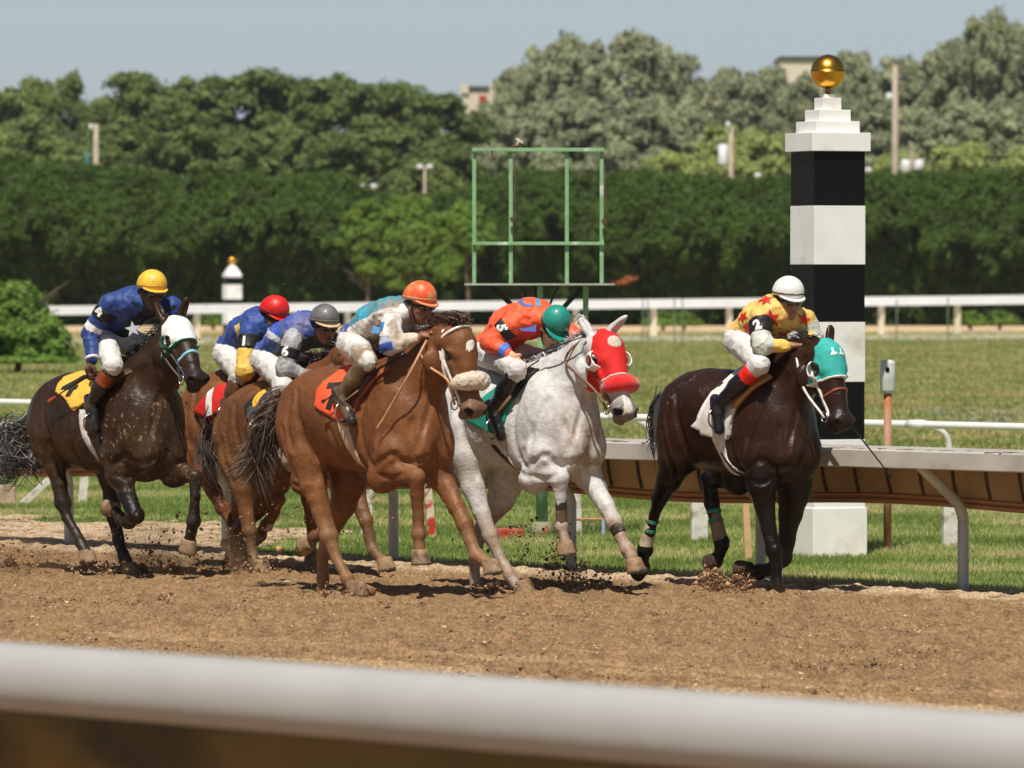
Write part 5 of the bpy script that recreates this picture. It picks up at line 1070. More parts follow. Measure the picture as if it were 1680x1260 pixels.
JOCKEYS = [
 dict(num='7', horse=H7, label='jockey in an orange helmet with white muddy sleeves, chin down over both hands', pelvis=(592, 556, 0), mid=(618, 528, 0), chest=(648, 519, 0), neck=(674, 512, 0),
  armR=[(644, 528, .18), (640, 566, .25), (682, 556, .13), (699, 550, .09)], armL=[(672, 522, -.18), (690, 556, -.24), (708, 552, -.12), (716, 548, -.04)],
  leg=[(602, 592, .27), (560, 650, .31), (569, 680, .31)], helmet=(690, 488), look=(44, 14), skin='#7d5640', hcol='#ea5a2c', pcol='#d9885c', bandcol='#c9966e', hdirt='#c98a58', silks='#ddd9d4',
  zones=[('back', '#2a8fa3', .055), ('torso', '#23459c', -.2, .10), ('sleeve', '#dcd8d2', .12, .8), ('sleeve', '#a7b6cf', .8, 1.15), ('sleeve', '#c9bca8', 1.15, 2.1)], dirt=.75, armband=False, bdirt=.95, shoe='#242020', boot='#5a4630', bootdirt=.7, boott=.10,
  whips=[((664, 580, .2), (534, 656, .36), 'dark riding whip lying back past the orange helmeted jockey\'s boot', '#1c1917', .03)],
  decals=[('poly', 622, 540, .24, .05, '#3f7fb5', 0, [(-1, -.6), (.8, -.7), (1, .5), (-.8, .6)]), ('poly', 634, 572, .28, .045, '#2c4fa8', 10, [(-1, -.5), (1, -.5), (1, .5), (-1, .5)])]),
 dict(num='5', horse=H5, label='jockey in a green helmet and bright orange silks crouching over the grey horse', pelvis=(812, 572, 0), mid=(840, 532, 0), chest=(874, 522, 0), neck=(898, 526, 0),
  armR=[(836, 535, .19), (803, 562, .27), (832, 578, .24), (846, 586, .22)], armL=[(915, 535, -.18), (946, 556, -.24), (956, 566, -.12), (958, 570, -.05)],
  leg=[(848, 606, .27), (810, 672, .31), (815, 703, .31)], helmet=(912, 530), look=(62, 46), roll=-6, skin='#b08a6c', hcol='#128a78', bandcol='#17202a', hcoat=.5, silks='#f05a2c',
  zones=[('under', '#e02a14', -.03)], cuff=('#4d74c4', .72), boot='#0d0c0c', bootdirt=.05, bandnum='5', bandt=(.02, .42), bandrot=-30,  # under zone: shade below the lit orange painted as red
  decals=[('poly', 865, 535, .20, .055, '#2f4fa8', -8, [(-1.3, -.2), (-.5, .6), (1, .6), (1.2, -.6), (-.5, -.7)]), ('poly', 866, 502, .05, .05, '#3a6bb8', -25, [(-1, .5), (-.7, .4), (-.6, -.1), (0, -.3), (1, .1), (1.1, -.2), (0, -.7), (-1, -.4)], ), ('poly', 884, 500, .0, .04, '#3a8fb8', 20, [(-.3, -1), (.3, -1), (.3, 1), (-.3, 1)])],
  whip=[(843, 592, .22), (955, 553, .15), 'thin black whip slanting up from the orange sleeved jockey\'s hand', '#1c1917', .03]),
 dict(num='2', horse=H2, label='jockey in a white helmet and yellow silks with red stars', pelvis=(1226, 552, 0), mid=(1250, 524, 0), chest=(1276, 516, 0), neck=(1290, 514, 0),
  armR=[(1245, 520, .19), (1252, 566, .25), (1288, 567, .14), (1303, 567, .08)], armL=[(1322, 526, -.19), (1334, 552, -.24), (1326, 566, -.14), (1316, 570, -.06)],
  leg=[(1246, 598, .27), (1178, 664, .32), (1176, 692, .32)], helmet=(1294, 480), look=(64, 14), skin='#8a6348', hcol='#e6e4e0', bandcol='#231f1c', hcoat=.3, silks='#dcb45e',
  zones=[('sleeve', '#c3c6ba', .15, 1.45), ('sleeve', '#ecc257', 1.45, 2.1)], boot='#14141c', bootcuff=('#e01f17', .34), boott=.2, bootdirt=.03, bandnum='2', bandt=(.12, .62), bandrot=8, bdirt=.1,
  whips=[((1345, 632, -.34), (1455, 773, -.34), 'thin black whip pointing down past the dark bay horse\'s muzzle', '#1c1917', .05)],
  decals=[('star', 1258, 497, .08, .055, '#d3221b', 10), ('star', 1220, 522, .15, .04, '#d3221b', 30), ('star', 1267, 527, .10, .06, '#d3221b', 15), ('star', 1318, 522, -.1, .045, '#d3221b', 0), ('star', 1286, 547, 0, .055, '#b3241b', 0), ('star', 1226, 537, .16, .035, '#d3221b', 0)]),
 dict(num='4', horse=H4, label='jockey in a yellow helmet and dark blue silks with white sleeve band', pelvis=(184, 548, 0), mid=(200, 515, 0), chest=(222, 500, 0), neck=(242, 497, 0),
  armR=[(180, 498, .19), (148, 546, .27), (150, 588, .32), (148, 606, .33)], armL=[(283, 503, -.19), (296, 540, -.24), (274, 552, -.14), (262, 552, -.06)],
  leg=[(186, 600, .27), (150, 662, .31), (152, 692, .31)], helmet=(250, 468), look=(62, 10), skin='#4a2e20', hcol='#e9b93c', bandcol='#c08c2c', silks='#1b3878',
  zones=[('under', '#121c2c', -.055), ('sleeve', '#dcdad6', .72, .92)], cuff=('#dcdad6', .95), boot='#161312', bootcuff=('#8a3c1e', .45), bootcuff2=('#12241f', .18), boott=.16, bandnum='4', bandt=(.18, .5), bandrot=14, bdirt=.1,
  decals=[('star', 218, 540, .10, .06, '#9a9aa0', 10)],
  whip=[(148, 614, .34), (92, 650, .36), 'black whip with a red tip pointing back from the blue sleeved jockey\'s hand', '#b8432c', .10]),
 dict(num='6', horse=H6, label='jockey in a grey muddy helmet with grey sleeves and a number six armband', pelvis=(448, 584, 0), mid=(470, 556, 0), chest=(500, 542, 0), neck=(520, 545, 0), h=.009,
  armR=[(480, 558, .19), (468, 604, .25), (494, 612, .16), (508, 610, .1)], armL=[(548, 560, -.18), (562, 590, -.22), (555, 606, -.12), (550, 608, -.05)],
  leg=[(466, 634, .27), (418, 682, .31), (420, 704, .31)], helmet=(533, 524), look=(62, 12), skin='#7c5340', hcol='#6c6c68', pcol='#c4ab84', bandcol='#6a6860', hdirt='#55524b', silks='#1e3a7c',
  zones=[('back', '#2a4ea8', .05), ('stripe', '#c9c9cc', .035, .034, .5), ('under', '#343a46', -.03), ('sleeve', '#a9abae', .0, 2.1)], dirt=.4, bandnum='6', bandt=(.30, .66), boot='#3f4244', bootdirt=.5, bdirt=.3, boott=.3, brt=.35),
 dict(num='1', horse=H1, label='jockey in a red helmet and blue silks with yellow sleeves', pelvis=(386, 574, 0), mid=(404, 546, 0), chest=(428, 534, 0), neck=(444, 532, 0), h=.009,
  armR=[(408, 546, .19), (402, 610, .27), (428, 596, .16), (440, 590, .1)], leg=[(392, 616, .25), (374, 668, .30), (378, 694, .30)], helmet=(451, 510), look=(45, 22), skin='#7c5340', hcol='#d3170f', bandcol='#3a0d0a', silks='#203f85',
  zones=[('sleeve', '#e3b850', .35, 1.35), ('sleeve', '#203f85', 1.35, 2.1)], bandnum='1', bandt=(.08, .45), boot='#5a3624', bootdirt=.4, bdirt=.3, boott=.3, brt=.35, decals=[('poly', 393, 545, .14, .05, '#e0c060', 20, [(-.5, -1), (.4, -1), (.5, 1), (-.4, 1)])]),
]
make_creases()
for S in HORSES: horse(S)
for J in JOCKEYS: jockey(J)
# ------------------------------------------------------------------ hedge, trees, bushes, buildings beyond
def leafmat(name, c, tr=.25): return mat(name, c, .65, .28, .5, trans=tr, detail=3, spec=.25)
LEAF = {'dark': leafmat('leaf_dark', '#64743c'), 'mid': leafmat('leaf_mid', '#748246'), 'grey': leafmat('leaf_haze_grey', '#959a76'), 'yellow': leafmat('leaf_yellow', '#9aa35e'), 'hedge': leafmat('leaf_hedge', '#3f5516', .3), 'bright': leafmat('leaf_bright', '#66812f', .35), 'bush': leafmat('leaf_bush', '#6f8c3a', .35)}  # grey kind: distance haze mixed into the leaf colour
bark = mat('bark', '#6a5c4a', .9, .25, 3, .5, 20)
def cards(P_, Nn, size, r, stretch=1.0, upbias=0.0):
    """leaf sprays: one quad each, roughly facing outwards"""
    n = len(P_); Nn = Nn + r.normal(0, .55, (n, 3)); Nn /= np.linalg.norm(Nn, axis=1, keepdims=True); t = np.cross(Nn, r.normal(0, 1, (n, 3)) + np.array((0, 0, upbias))); t /= np.linalg.norm(t, axis=1, keepdims=True) + 1e-9
    b = np.cross(Nn, t); s_ = (size * r.uniform(.55, 1.35, n))[:, None]; t = t * s_; b = b * s_ * stretch; bend = Nn * s_ * .35
    V = np.stack([P_ - t * .45 - b * .2, P_ - b + bend * .2, P_ + t * .5 - b * .1, P_ + b + bend], 1).reshape(-1, 3); return V, np.arange(4 * n).reshape(-1, 4)
def crown(seed, w_, h_, z0, n, size, nl=120, shape='round'):
    r = np.random.default_rng(seed); L = []
    for i in range(nl):
        a_ = r.uniform(0, 6.283); zz = r.uniform(0, .97); prof = math.sqrt(max(.02, 1 - max(0, (zz - .38) / .62) ** 1.7)) if shape == 'round' else (1 - zz * .85); rad = r.uniform(.1, 1) ** .5 * w_ / 2 * prof * .88
        L.append((np.array((math.cos(a_) * rad, math.sin(a_) * rad, z0 + zz * h_ * .88)), r.uniform(.05, .135) * w_ * (1 - .35 * zz)))
    L.append((np.array((0, 0, z0 + h_ * .45)), w_ * .30)); L.append((np.array((0, 0, z0 + h_ * .74)), w_ * .17)); L.append((np.array((.3, 0, z0 + h_ * .22)), w_ * .30)); wts = np.array([l[1] ** 2 for l in L]); k = r.choice(len(L), n, p=wts / wts.sum()); d = r.normal(0, 1, (n, 3)); d[:, 2] = np.where(d[:, 2] < -.3, -d[:, 2] * .6, d[:, 2]); d /= np.linalg.norm(d, axis=1, keepdims=True)
    cen = np.array([l[0] for l in L])[k]; rd = np.array([l[1] for l in L])[k]; rr_ = rd * (1 - r.random(n) ** 2 * .45) * (1 + .5 * r.normal(0, .3, n)) * (1 + .4 * (fbm(d[:, 0] + k * 3.1, d[:, 1], d[:, 2], 2.6, 3, seed) - .45))
    P_ = cen + d * rr_[:, None] * np.array((1, 1, .85)); P_[:, 2] = np.maximum(P_[:, 2], .3); return cards(P_, d + np.array((0, 0, .25)), size, r)
def trunk_bm(seed, h_, w_, r0):
    r = random.Random(seed); bm = bmesh.new(); top = Vector((r.uniform(-.4, .4), r.uniform(-.4, .4), h_ * .8)); tube(bm, curve_pts([(0, 0, -.2), (.1 * r.random(), 0, h_ * .3), (top.x * .5, top.y * .5, h_ * .55), top], 4), [r0 * (1 - .85 * i / 12) for i in range(13)], 8)
    for i in range(7):
        z = h_ * r.uniform(.28, .65); a_ = r.uniform(0, 6.28); l = w_ * r.uniform(.25, .42); tube(bm, [(0, 0, z), (math.cos(a_) * l * .5, math.sin(a_) * l * .5, z + l * .45), (math.cos(a_) * l, math.sin(a_) * l, z + l * .8)], [r0 * .4, r0 * .25, r0 * .08], 6)
    return bm
PROTO = []
for i in range(6):
    V, F_ = crown(100 + i, 9.0, 12.5, 1.0, 36000, .19, 150 if i % 2 else 120); me = bpy.data.meshes.new('crown'); o = arr_mesh('crown', V, F_, LEAF['mid'], None, False); cm = o.data; bpy.data.objects.remove(o)
    bm = trunk_bm(i, 12, 9, .28); tm = bpy.data.meshes.new('trunk'); bm.to_mesh(tm); bm.free(); tm.materials.append(bark); PROTO.append((cm, tm))
def tree(u, top, D, wpx, kind, i, label, zsq=1.0):
    s__ = FPX / D; H_ = CAMZ + (HZ - top) / s__; sz = H_ / 12.6; sx = wpx / s__ / 9.0; x = (u - 840) / s__
    r = empty('tree', (x, D, 0), (i * 2.4) % 6.28, label, 'tree', 'trees beyond the hedge'); cm, tm = PROTO[i % 6]; sc_ = (sx, sx, sz)
    c_ = bpy.data.objects.new('crown', cm); C.objects.link(c_); c_.parent = r; c_.scale = sc_; c_.material_slots[0].link = 'OBJECT'; c_.material_slots[0].material = LEAF[kind]
    t_ = bpy.data.objects.new('trunk', tm); C.objects.link(t_); t_.parent = r; t_.scale = sc_
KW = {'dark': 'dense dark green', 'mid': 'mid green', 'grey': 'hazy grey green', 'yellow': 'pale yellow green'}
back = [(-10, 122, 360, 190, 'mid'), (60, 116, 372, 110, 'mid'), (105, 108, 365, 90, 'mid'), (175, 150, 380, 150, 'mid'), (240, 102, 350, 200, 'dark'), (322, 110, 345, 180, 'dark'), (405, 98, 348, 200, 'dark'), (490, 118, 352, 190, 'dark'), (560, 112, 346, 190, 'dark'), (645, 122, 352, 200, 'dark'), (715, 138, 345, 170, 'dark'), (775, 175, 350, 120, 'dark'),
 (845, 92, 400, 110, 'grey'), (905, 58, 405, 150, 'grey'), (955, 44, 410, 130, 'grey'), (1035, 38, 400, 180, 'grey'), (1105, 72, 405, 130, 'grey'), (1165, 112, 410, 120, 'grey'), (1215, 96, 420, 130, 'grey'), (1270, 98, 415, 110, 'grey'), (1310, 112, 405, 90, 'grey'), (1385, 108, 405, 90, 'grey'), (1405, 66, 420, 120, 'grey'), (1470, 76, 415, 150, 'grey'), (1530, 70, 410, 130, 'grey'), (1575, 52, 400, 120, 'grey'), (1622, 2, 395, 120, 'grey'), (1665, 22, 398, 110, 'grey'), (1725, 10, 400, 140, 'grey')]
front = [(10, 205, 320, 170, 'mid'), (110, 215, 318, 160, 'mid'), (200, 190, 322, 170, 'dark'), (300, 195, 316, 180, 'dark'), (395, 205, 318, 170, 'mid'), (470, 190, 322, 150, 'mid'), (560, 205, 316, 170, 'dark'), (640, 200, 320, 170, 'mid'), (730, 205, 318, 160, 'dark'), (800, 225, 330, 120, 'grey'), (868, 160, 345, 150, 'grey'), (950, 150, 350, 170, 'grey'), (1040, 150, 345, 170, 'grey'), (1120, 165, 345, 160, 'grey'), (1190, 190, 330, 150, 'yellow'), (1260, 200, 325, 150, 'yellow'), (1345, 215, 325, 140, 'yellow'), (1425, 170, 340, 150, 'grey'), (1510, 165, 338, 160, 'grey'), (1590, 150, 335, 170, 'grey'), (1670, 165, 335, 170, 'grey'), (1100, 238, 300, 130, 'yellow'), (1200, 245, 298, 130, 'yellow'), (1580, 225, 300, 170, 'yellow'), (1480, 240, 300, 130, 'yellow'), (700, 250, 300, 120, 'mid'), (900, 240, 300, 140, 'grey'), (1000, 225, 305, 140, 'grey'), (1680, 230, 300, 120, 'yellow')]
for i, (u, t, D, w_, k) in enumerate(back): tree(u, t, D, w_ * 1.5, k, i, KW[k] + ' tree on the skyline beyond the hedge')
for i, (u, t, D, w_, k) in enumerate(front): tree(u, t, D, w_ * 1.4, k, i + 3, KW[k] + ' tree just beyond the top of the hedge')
# ---- the long clipped hedge
def hedge(name, x0, x1, D, H_, thick, n, kind, label, cat, seed, size, topf):
    r = np.random.default_rng(seed); n2 = n; x = r.uniform(x0, x1, n2); k = r.random(n2); hh = topf(x); ncl = vnoise(x * .9, x * 0, x * 0, 3)
    wall = k < .80; z = np.where(wall, r.random(n2) ** .72 * hh, hh); yb = np.where(wall, 0, r.random(n2) * thick)
    bul = fbm(x, z, x * 0, .75, 4, seed) - .45; b2 = fbm(x, z, x * 0, 2.6, 3, seed + 4) - .45
    y = yb - bul * .9 - b2 * .9 + np.maximum(z / hh - .52, 0) ** 1.3 * 4.2 * np.where(wall, 1, 0) + sm(.60 + (fbm(x, z * 0, x * 0, .55, 4, 88) - .45) * .75 + (fbm(x, z, x * 0, 1.8, 3, 89) - .42) * .35 - z / hh, 0, .22) * 1.7 * np.where(wall, 1, 0) + np.maximum(.4 - z / hh, 0) * 1.2 * np.where(wall, 1, 0) + r.random(n2) ** 2 * .5  # lower face set back under the bulge, shaped to fall in shade
    z = np.where(wall, z, hh + (fbm(x, y, x * 0, 1.6, 3, seed + 2) - .4) * .6 - (yb / thick * 2 - 1) ** 2 * .25) + r.normal(0, .08, n2)
    y = np.where(wall, y, yb * .7 + 1.7); Nn = np.stack([np.zeros(n2), -np.ones(n2), np.full(n2, .45)], 1); Nn[~wall] = (0, -.3, 1)
    V, F_ = cards(np.stack([x, y, z], 1), Nn, size, r, 1.2, 1.5); rt = empty(name, (0, D, 0), 0, label, cat); arr_mesh('leaves', V, F_, LEAF[kind], rt, False)
    # solid near-black backing, its colour standing in for shade between the leaves
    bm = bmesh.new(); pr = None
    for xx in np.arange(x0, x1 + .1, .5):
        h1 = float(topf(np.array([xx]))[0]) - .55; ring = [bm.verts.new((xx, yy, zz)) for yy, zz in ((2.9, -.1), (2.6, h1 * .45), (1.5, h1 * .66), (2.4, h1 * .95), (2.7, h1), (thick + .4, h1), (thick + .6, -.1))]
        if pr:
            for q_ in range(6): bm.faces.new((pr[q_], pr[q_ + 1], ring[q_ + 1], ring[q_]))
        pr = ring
    bm_obj('dark_backing', bm, mat('hedge_backing', '#10160b', .95, .4, 2), rt); return rt
sH = FPX / 235
def topf(x):
    u = 840 + x * sH; base = np.interp(u, [-300, 0, 150, 300, 450, 575, 610, 660, 740, 800, 850, 1000, 1200, 1400, 1600, 1700, 2000], [278, 276, 282, 292, 290, 296, 318, 330, 318, 300, 286, 290, 294, 292, 286, 280, 280]); return CAMZ + (HZ - base) / sH + .30 * (vnoise(x * 1.3, x * 0, x * 0, 9) - .5)
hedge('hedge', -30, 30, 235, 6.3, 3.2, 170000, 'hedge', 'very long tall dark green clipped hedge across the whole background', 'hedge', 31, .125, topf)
# lighter shrub growing over the hedge
r0 = np.random.default_rng(4); Ds = 232; ss = FPX / Ds
def blob_plant(name, u, vb_z, vt, wpx, D, kind, label, cat, n, size, seed, depth=1.0, sq=1.0):
    s__ = FPX / D; H_ = CAMZ + (HZ - vt) / s__; w_ = wpx / s__; z0 = vb_z; r = empty(name, ((u - 840) / s__, D, 0), 0, label, cat); V, F_ = crown(seed, w_, (H_ - z0) * 1.0, z0, n, size, 60); V[:, 1] *= depth
    arr_mesh('leaves', V, F_, LEAF[kind], r, False); bm = trunk_bm(seed, H_ * .8, w_, .09); bm_obj('stem', bm, bark, r, True); return r
blob_plant('shrub', 672, 1.6, 308, 170, 234.4, 'bright', 'bright yellow green shrub spilling over the middle of the hedge', 'shrub', 9000, .17, 61, .5)
blob_plant('shrub', 600, 2.6, 312, 90, 234.6, 'bright', 'small bright green shrub in the hedge left of the larger bright one', 'shrub', 3500, .17, 62, .5)
blob_plant('shrub', 765, 3.0, 322, 100, 234.6, 'bright', 'pale green shrub in the hedge just left of the green board frame', 'shrub', 3500, .17, 63, .5)
blob_plant('bush', 28, -.35, 445, 205, 124, 'bush', 'large round light green bush standing at the left edge of the turf', 'bush', 26000, .085, 64, .8)
# small plants at the foot of the hedge
for i, u in enumerate((1085, 1120, 1590, 1640, 350, 640)):
    blob_plant('weed_bush', u, .0, 512 + (i % 3) * 3, 70, 216 + i, 'bright', 'low weedy bush under the hedge behind the far white rail', 'bush', 900, .14, 80 + i)['group'] = 'weedy bushes along the far rail'
# a few dead orange twigs
for i, (u, v) in enumerate(((1030, 458), (1018, 463))):
    p = dpt(u, v, 231.5); r = empty('dead_branch', p, 0, 'small orange dead branch in the dark hedge right of the board frame', 'branch', 'dead twigs in the hedge'); V, F_ = cards(r0.normal(0, 1, (30, 3)) * (.16, .1, .06), np.tile((0, -1., .3), (30, 1)), .09, r0); arr_mesh('leaves', V, F_, leafmat('leaf_dead', '#96552f'), r, False)
# ---- buildings far beyond the trees
def fbox(u0, u1, v0, v1, D): s__ = FPX / D; return (u0 - 840) / s__, (u1 - 840) / s__, CAMZ - (v1 - HZ) / s__, CAMZ - (v0 - HZ) / s__
cream = mat('cream_wall', '#d3c7b2', .8, .08, .4)
bl = empty('building', ((786 - 840) / (FPX / 430), 430, 0), 0, 'cream building with a red door and dark roof showing above the trees', 'building'); s__ = FPX / 430; zz = lambda v: CAMZ - (v - HZ) / s__; xx = lambda u: (u - 786) / s__
def bb_(nm, u0, u1, v0, v1, y0, y1, m_):
    bm = bmesh.new(); box(bm, ((xx(u0) + xx(u1)) / 2, (y0 + y1) / 2, (zz(v0) + zz(v1)) / 2), (xx(u1) - xx(u0), y1 - y0, zz(v0) - zz(v1))); return bm_obj(nm, bm, m_, bl)
bm = bmesh.new(); box(bm, (0, 4, zz(153) / 2), (xx(814) - xx(760), 8, zz(153))); bm_obj('wall', bm, cream, bl); bb_('roof', 768, 803, 141, 153, 1, 7, mat('dark_roof', '#3a4038', .7)); bb_('parapet', 756, 769, 138, 153, -.2, 7.9, cream); bb_('parapet', 803, 817, 137, 190, -.3, 7.8, cream)
dr = bb_('door', 786, 798, 157, 188, -.12, .2, mat('red_door', '#a83a20', .6)); 
bl2 = empty('building', ((1340 - 840) / (FPX / 460), 460, 0), 0, 'long pale cream building behind the trees near the golden ball', 'building'); s__ = FPX / 460; bl = bl2
bm = bmesh.new(); box(bm, (0, 5, CAMZ / 2 + (HZ - 97) / s__ / 2), (120 / s__, 10, CAMZ + (HZ - 97) / s__)); bm_obj('wall', bm, cream, bl2); bm = bmesh.new(); box(bm, (0, 5, CAMZ + (HZ - 95.5) / s__), (124 / s__, 10.4, .25)); bm_obj('roof', bm, mat('dark_roof', '#3a4038'), bl2)
# ---- utility poles, transformers and lamps over the hedge
polem = mat('pole_wood', '#a89a88', .85, .15, 2, .3, 20); lampm = mat('lamp_grey', '#c6c8c8', .5, .08, 3)
def upole(u, vt, D, wpx, label, extra=None):
    s__ = FPX / D; z = CAMZ + (HZ - vt) / s__; r = empty('utility_pole', ((u - 840) / s__, D, 0), 0, label, 'utility pole'); bm = bmesh.new(); tube(bm, [(0, 0, 0), (0, 0, z * .5), (0, 0, z)], [wpx / s__ * .55, wpx / s__ * .5, wpx / s__ * .42], 10); bm_obj('mast', bm, polem, r, True)
    for (nm, du, dv, w_, h_, m_) in (extra or []):
        bm = bmesh.new(); tube(bm, [(du / s__, -.2, z - (dv + h_ / 2) / s__), (du / s__, -.2, z - (dv + h_ / 2 - .1 * h_) / s__), (du / s__, -.2, z - (dv - h_ / 2) / s__)], [w_ / s__ / 2] * 3, 12); bm_obj(nm, bm, m_, r, True)
    return r
upole(158, 204, 285, 10, 'weathered utility pole rising left of centre above the hedge', [('transformer', -14, 58, 11, 26, mat('teal_box', '#2c5c54', .6)), ('insulator', -8, 4, 6, 8, lampm)])
upole(1199, 208, 285, 9, 'utility pole with a white box left of the golden ball', [('transformer', -13, 46, 17, 34, lampm), ('insulator', -5, -4, 7, 8, lampm)])
upole(1468, 108, 290, 11, 'tall utility pole right of the striped post', [('lamp', -10, 50, 10, 10, lampm)])
for dx in (-9, 9):
    pass
s__ = FPX / 285; r = empty('transformer_bank', ((1496 - 840) / s__, 285, 0), 0, 'pair of pale cylindrical transformers above the hedge at right', 'transformer'); bm = bmesh.new(); tube(bm, [(0, 0, 0), (0, 0, CAMZ + (HZ - 246) / s__)], .10, 8); bm_obj('mast', bm, polem, r)
for du in (-11, 11): bm = bmesh.new(); tube(bm, [(du / s__, -.2, CAMZ + (HZ - 290) / s__), (du / s__, -.2, CAMZ + (HZ - 262) / s__)], 8 / s__, 12); bm_obj('canister', bm, lampm, r, True)
for i, (u, v, lb) in enumerate(((293, 293, 'lamp pair peeping over the hedge at left'), (605, 306, 'lamp pair above the bright shrub'), (697, 274, 'double armed lamp left of the green board frame'), (1243, 288, 'single lamp just left of the striped post'), (1424, 279, 'single lamp right of the striped post'))):
    D_ = 262; s__ = FPX / D_; z = CAMZ + (HZ - v) / s__; r = empty('street_lamp', ((u - 840) / s__, D_, 0), 0, lb, 'street lamp', 'lamps over the hedge'); bm = bmesh.new(); tube(bm, [(0, 0, 0), (0, 0, z)], .06, 8); bm_obj('pole', bm, polem, r, True)
    for e in ((-1, 1) if i < 3 else (0,)):
        bm = bmesh.new(); bmesh.ops.create_uvsphere(bm, u_segments=12, v_segments=8, radius=.5, matrix=Matrix.Translation((e * 8 / s__, -.1, z)) @ Matrix.Diagonal((13 / s__, .3, 9 / s__, 1))); bm_obj('lamp_head', bm, lampm, r, True)
# ------------------------------------------------------------------ dirt in the air and lumps on the track
def lumps(name, P_, size, cols, seed, lbl):
    r = np.random.default_rng(seed); n = len(P_); base = np.array([(1, 0, 0), (-1, 0, 0), (0, 1, 0), (0, -1, 0), (0, 0, 1), (0, 0, -1)], float); fc = np.array([(0, 2, 4), (2, 1, 4), (1, 3, 4), (3, 0, 4), (2, 0, 5), (1, 2, 5), (3, 1, 5), (0, 3, 5)])
    A_ = r.normal(0, 1, (n, 3, 3)); A_, _ = np.linalg.qr(A_); sv_ = size[:, None, None] * r.uniform(.5, 1.3, (n, 6, 1)); V = (base[None] * sv_ * r.uniform(.55, 1, (n, 1, 3))) @ A_ + P_[:, None]; F_ = (fc[None] + (np.arange(n) * 6)[:, None, None]).reshape(-1, 3)
    cc = np.array([L3(c) for c in cols])[r.integers(0, len(cols), n)] * r.uniform(.7, 1.2, (n, 1)); return tag(arr_mesh(name, V.reshape(-1, 3), F_, mat('lump', (1, 1, 1), .95, .1, 20, vcol=True), None, False, np.repeat(cc, 6, 0)), kind='stuff')
r = np.random.default_rng(12); n = 42000; y = 27 + r.random(n) * 14; x = r.uniform(-1, 1, n) * (y * .095); d = ((x - E0.x) * N45.x + (y - E0.y) * N45.y); k = (d > .1) & (r.random(n) < .15 + 1.4 * sm(fbm(x * 3, y * .6, x * 0, 1.0, 3, 71), .38, .62)); x, y = x[k], y[k]; sz = r.exponential(.0035, len(x)) + .003; lumps('gravel', np.stack([x, y, np.full(len(x), .022)], 1), sz, ['#7a5638', '#8a6440', '#4c3422', '#5c4029', '#c7ad88'], 13, '')
pts = []; szs = []
def spray(u, v, su, sv, n, D, s0, up=0):
    uu = r.normal(u, su, n); vv = r.normal(v, sv, n); vv = vv - np.abs(r.normal(0, up, n)) if up else vv; DD = D + r.normal(0, .25, n)
    for a_, b_, c_ in zip(uu, vv, DD):
        p = dpt(a_, b_, c_)
        if p.z > .01: pts.append(p); szs.append(s0 * r.exponential(.8) + .002)
for a_ in ((30, 925, 30, 22, 500, 40.5, .009), (205, 935, 45, 9, 400, 40.3, .010), (330, 900, 60, 35, 700, 40.5, .0045), (235, 915, 45, 28, 700, 40.2, .005), (400, 930, 35, 10, 300, 40.5, .008), (250, 940, 70, 8, 300, 40.2, .009), (540, 975, 35, 8, 220, 37.5, .008), (800, 965, 30, 6, 200, 37.9, .008), (860, 880, 14, 22, 130, 39.3, .007), (925, 925, 20, 25, 700, 38.9, .006), (940, 960, 40, 9, 500, 38.6, .006), (1185, 962, 26, 10, 700, 38.2, .008), (1165, 948, 10, 8, 250, 38.2, .008), (1222, 955, 8, 10, 200, 38.1, .008),
 (330, 790, 180, 110, 500, 40, .0035), (480, 870, 60, 40, 120, 39.5, .009), (650, 830, 90, 40, 90, 39.3, .006), (880, 900, 60, 40, 120, 39.2, .006)): spray(*a_)
uu = r.uniform(80, 560, 260); vv = 300 + r.random(260) * 330
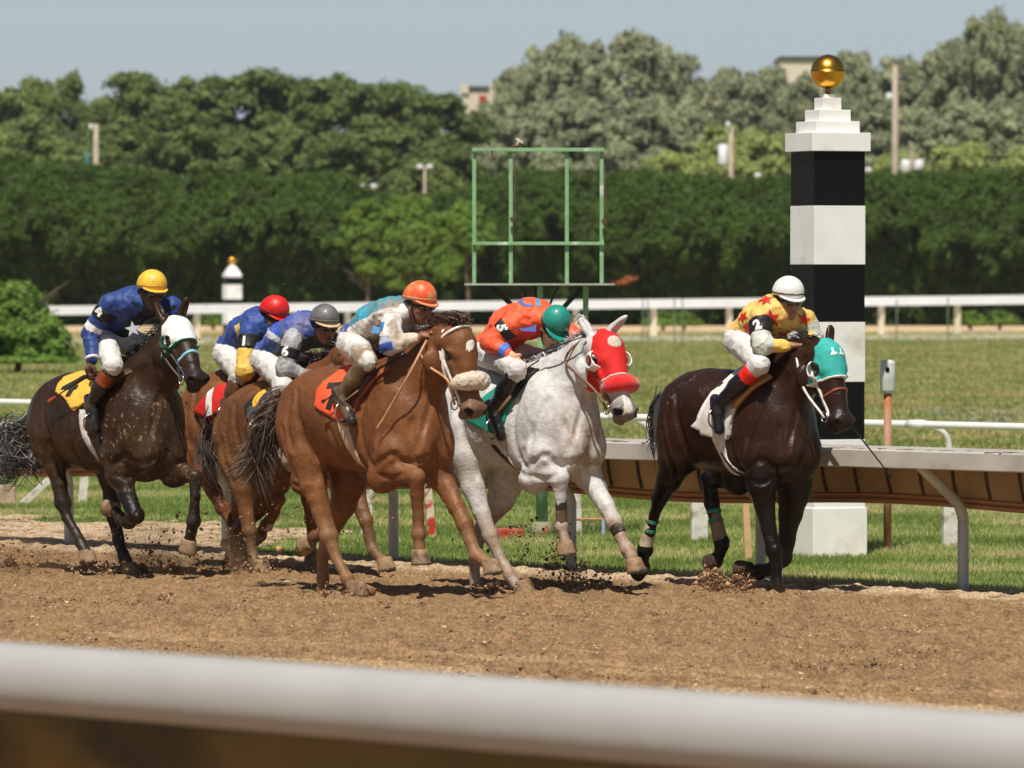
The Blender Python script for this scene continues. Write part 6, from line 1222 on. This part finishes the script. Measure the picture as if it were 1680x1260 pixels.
for a_, b_ in zip(uu, vv): pts.append(dpt(a_, b_, 39 + r.random())); szs.append(.0028 + r.exponential(.0012))
# thin brown dust hanging round the hooves
dm_ = bpy.data.materials.new('dust'); dm_.use_nodes = True; n_ = dm_.node_tree; n_.nodes.remove(n_.nodes['Principled BSDF']); pv = n_.nodes.new('ShaderNodeVolumePrincipled'); pv.inputs['Color'].default_value = lin('#b08a62'); pv.inputs['Density'].default_value = .42; n_.links.new(pv.outputs[0], n_.nodes['Material Output'].inputs['Volume'])
for (u, v, D_, a_, b_, c_) in ((30, 915, 40.6, .45, .5, .16), (235, 905, 40.4, .34, .4, .26), (300, 925, 40.3, .50, .5, .14), (255, 925, 40.2, .22, .3, .17), (375, 915, 40.6, .28, .3, .20), (930, 940, 38.8, .20, .25, .13), (1180, 965, 38.2, .18, .2, .07)):
    bm = bmesh.new(); p = dpt(u, v, D_); bmesh.ops.create_icosphere(bm, subdivisions=3, radius=1, matrix=Matrix.Diagonal((a_, b_, c_, 1)))
    for q_ in bm.verts: q_.co *= 1 + .35 * mnoise.noise(q_.co * 5 + Vector((u, v, 0)))
    o = bm_obj('dust', bm, None); o.location = p; o.data.materials.append(dm_); tag(o, kind='stuff')
lumps('flying_dirt', np.array([tuple(p) for p in pts]), np.array(szs), ['#6b4a30', '#8a6542', '#5a3e28', '#b3906a'], 14, '')
# ------------------------------------------------------------------ summer haze: even air round the whole place
bm = bmesh.new(); box(bm, (0, 330, 19.5), (420, 700, 41)); hz_o = bm_obj('haze', bm, None); hzm = bpy.data.materials.new('haze'); hzm.use_nodes = True; n_ = hzm.node_tree
n_.nodes.remove(n_.nodes['Principled BSDF']); pv = n_.nodes.new('ShaderNodeVolumePrincipled'); pv.inputs['Color'].default_value = (.92, .95, 1, 1); pv.inputs['Density'].default_value = .00012; pv.inputs['Anisotropy'].default_value = .2
n_.links.new(pv.outputs[0], n_.nodes['Material Output'].inputs['Volume']); hz_o.data.materials.append(hzm); tag(hz_o, kind='stuff')
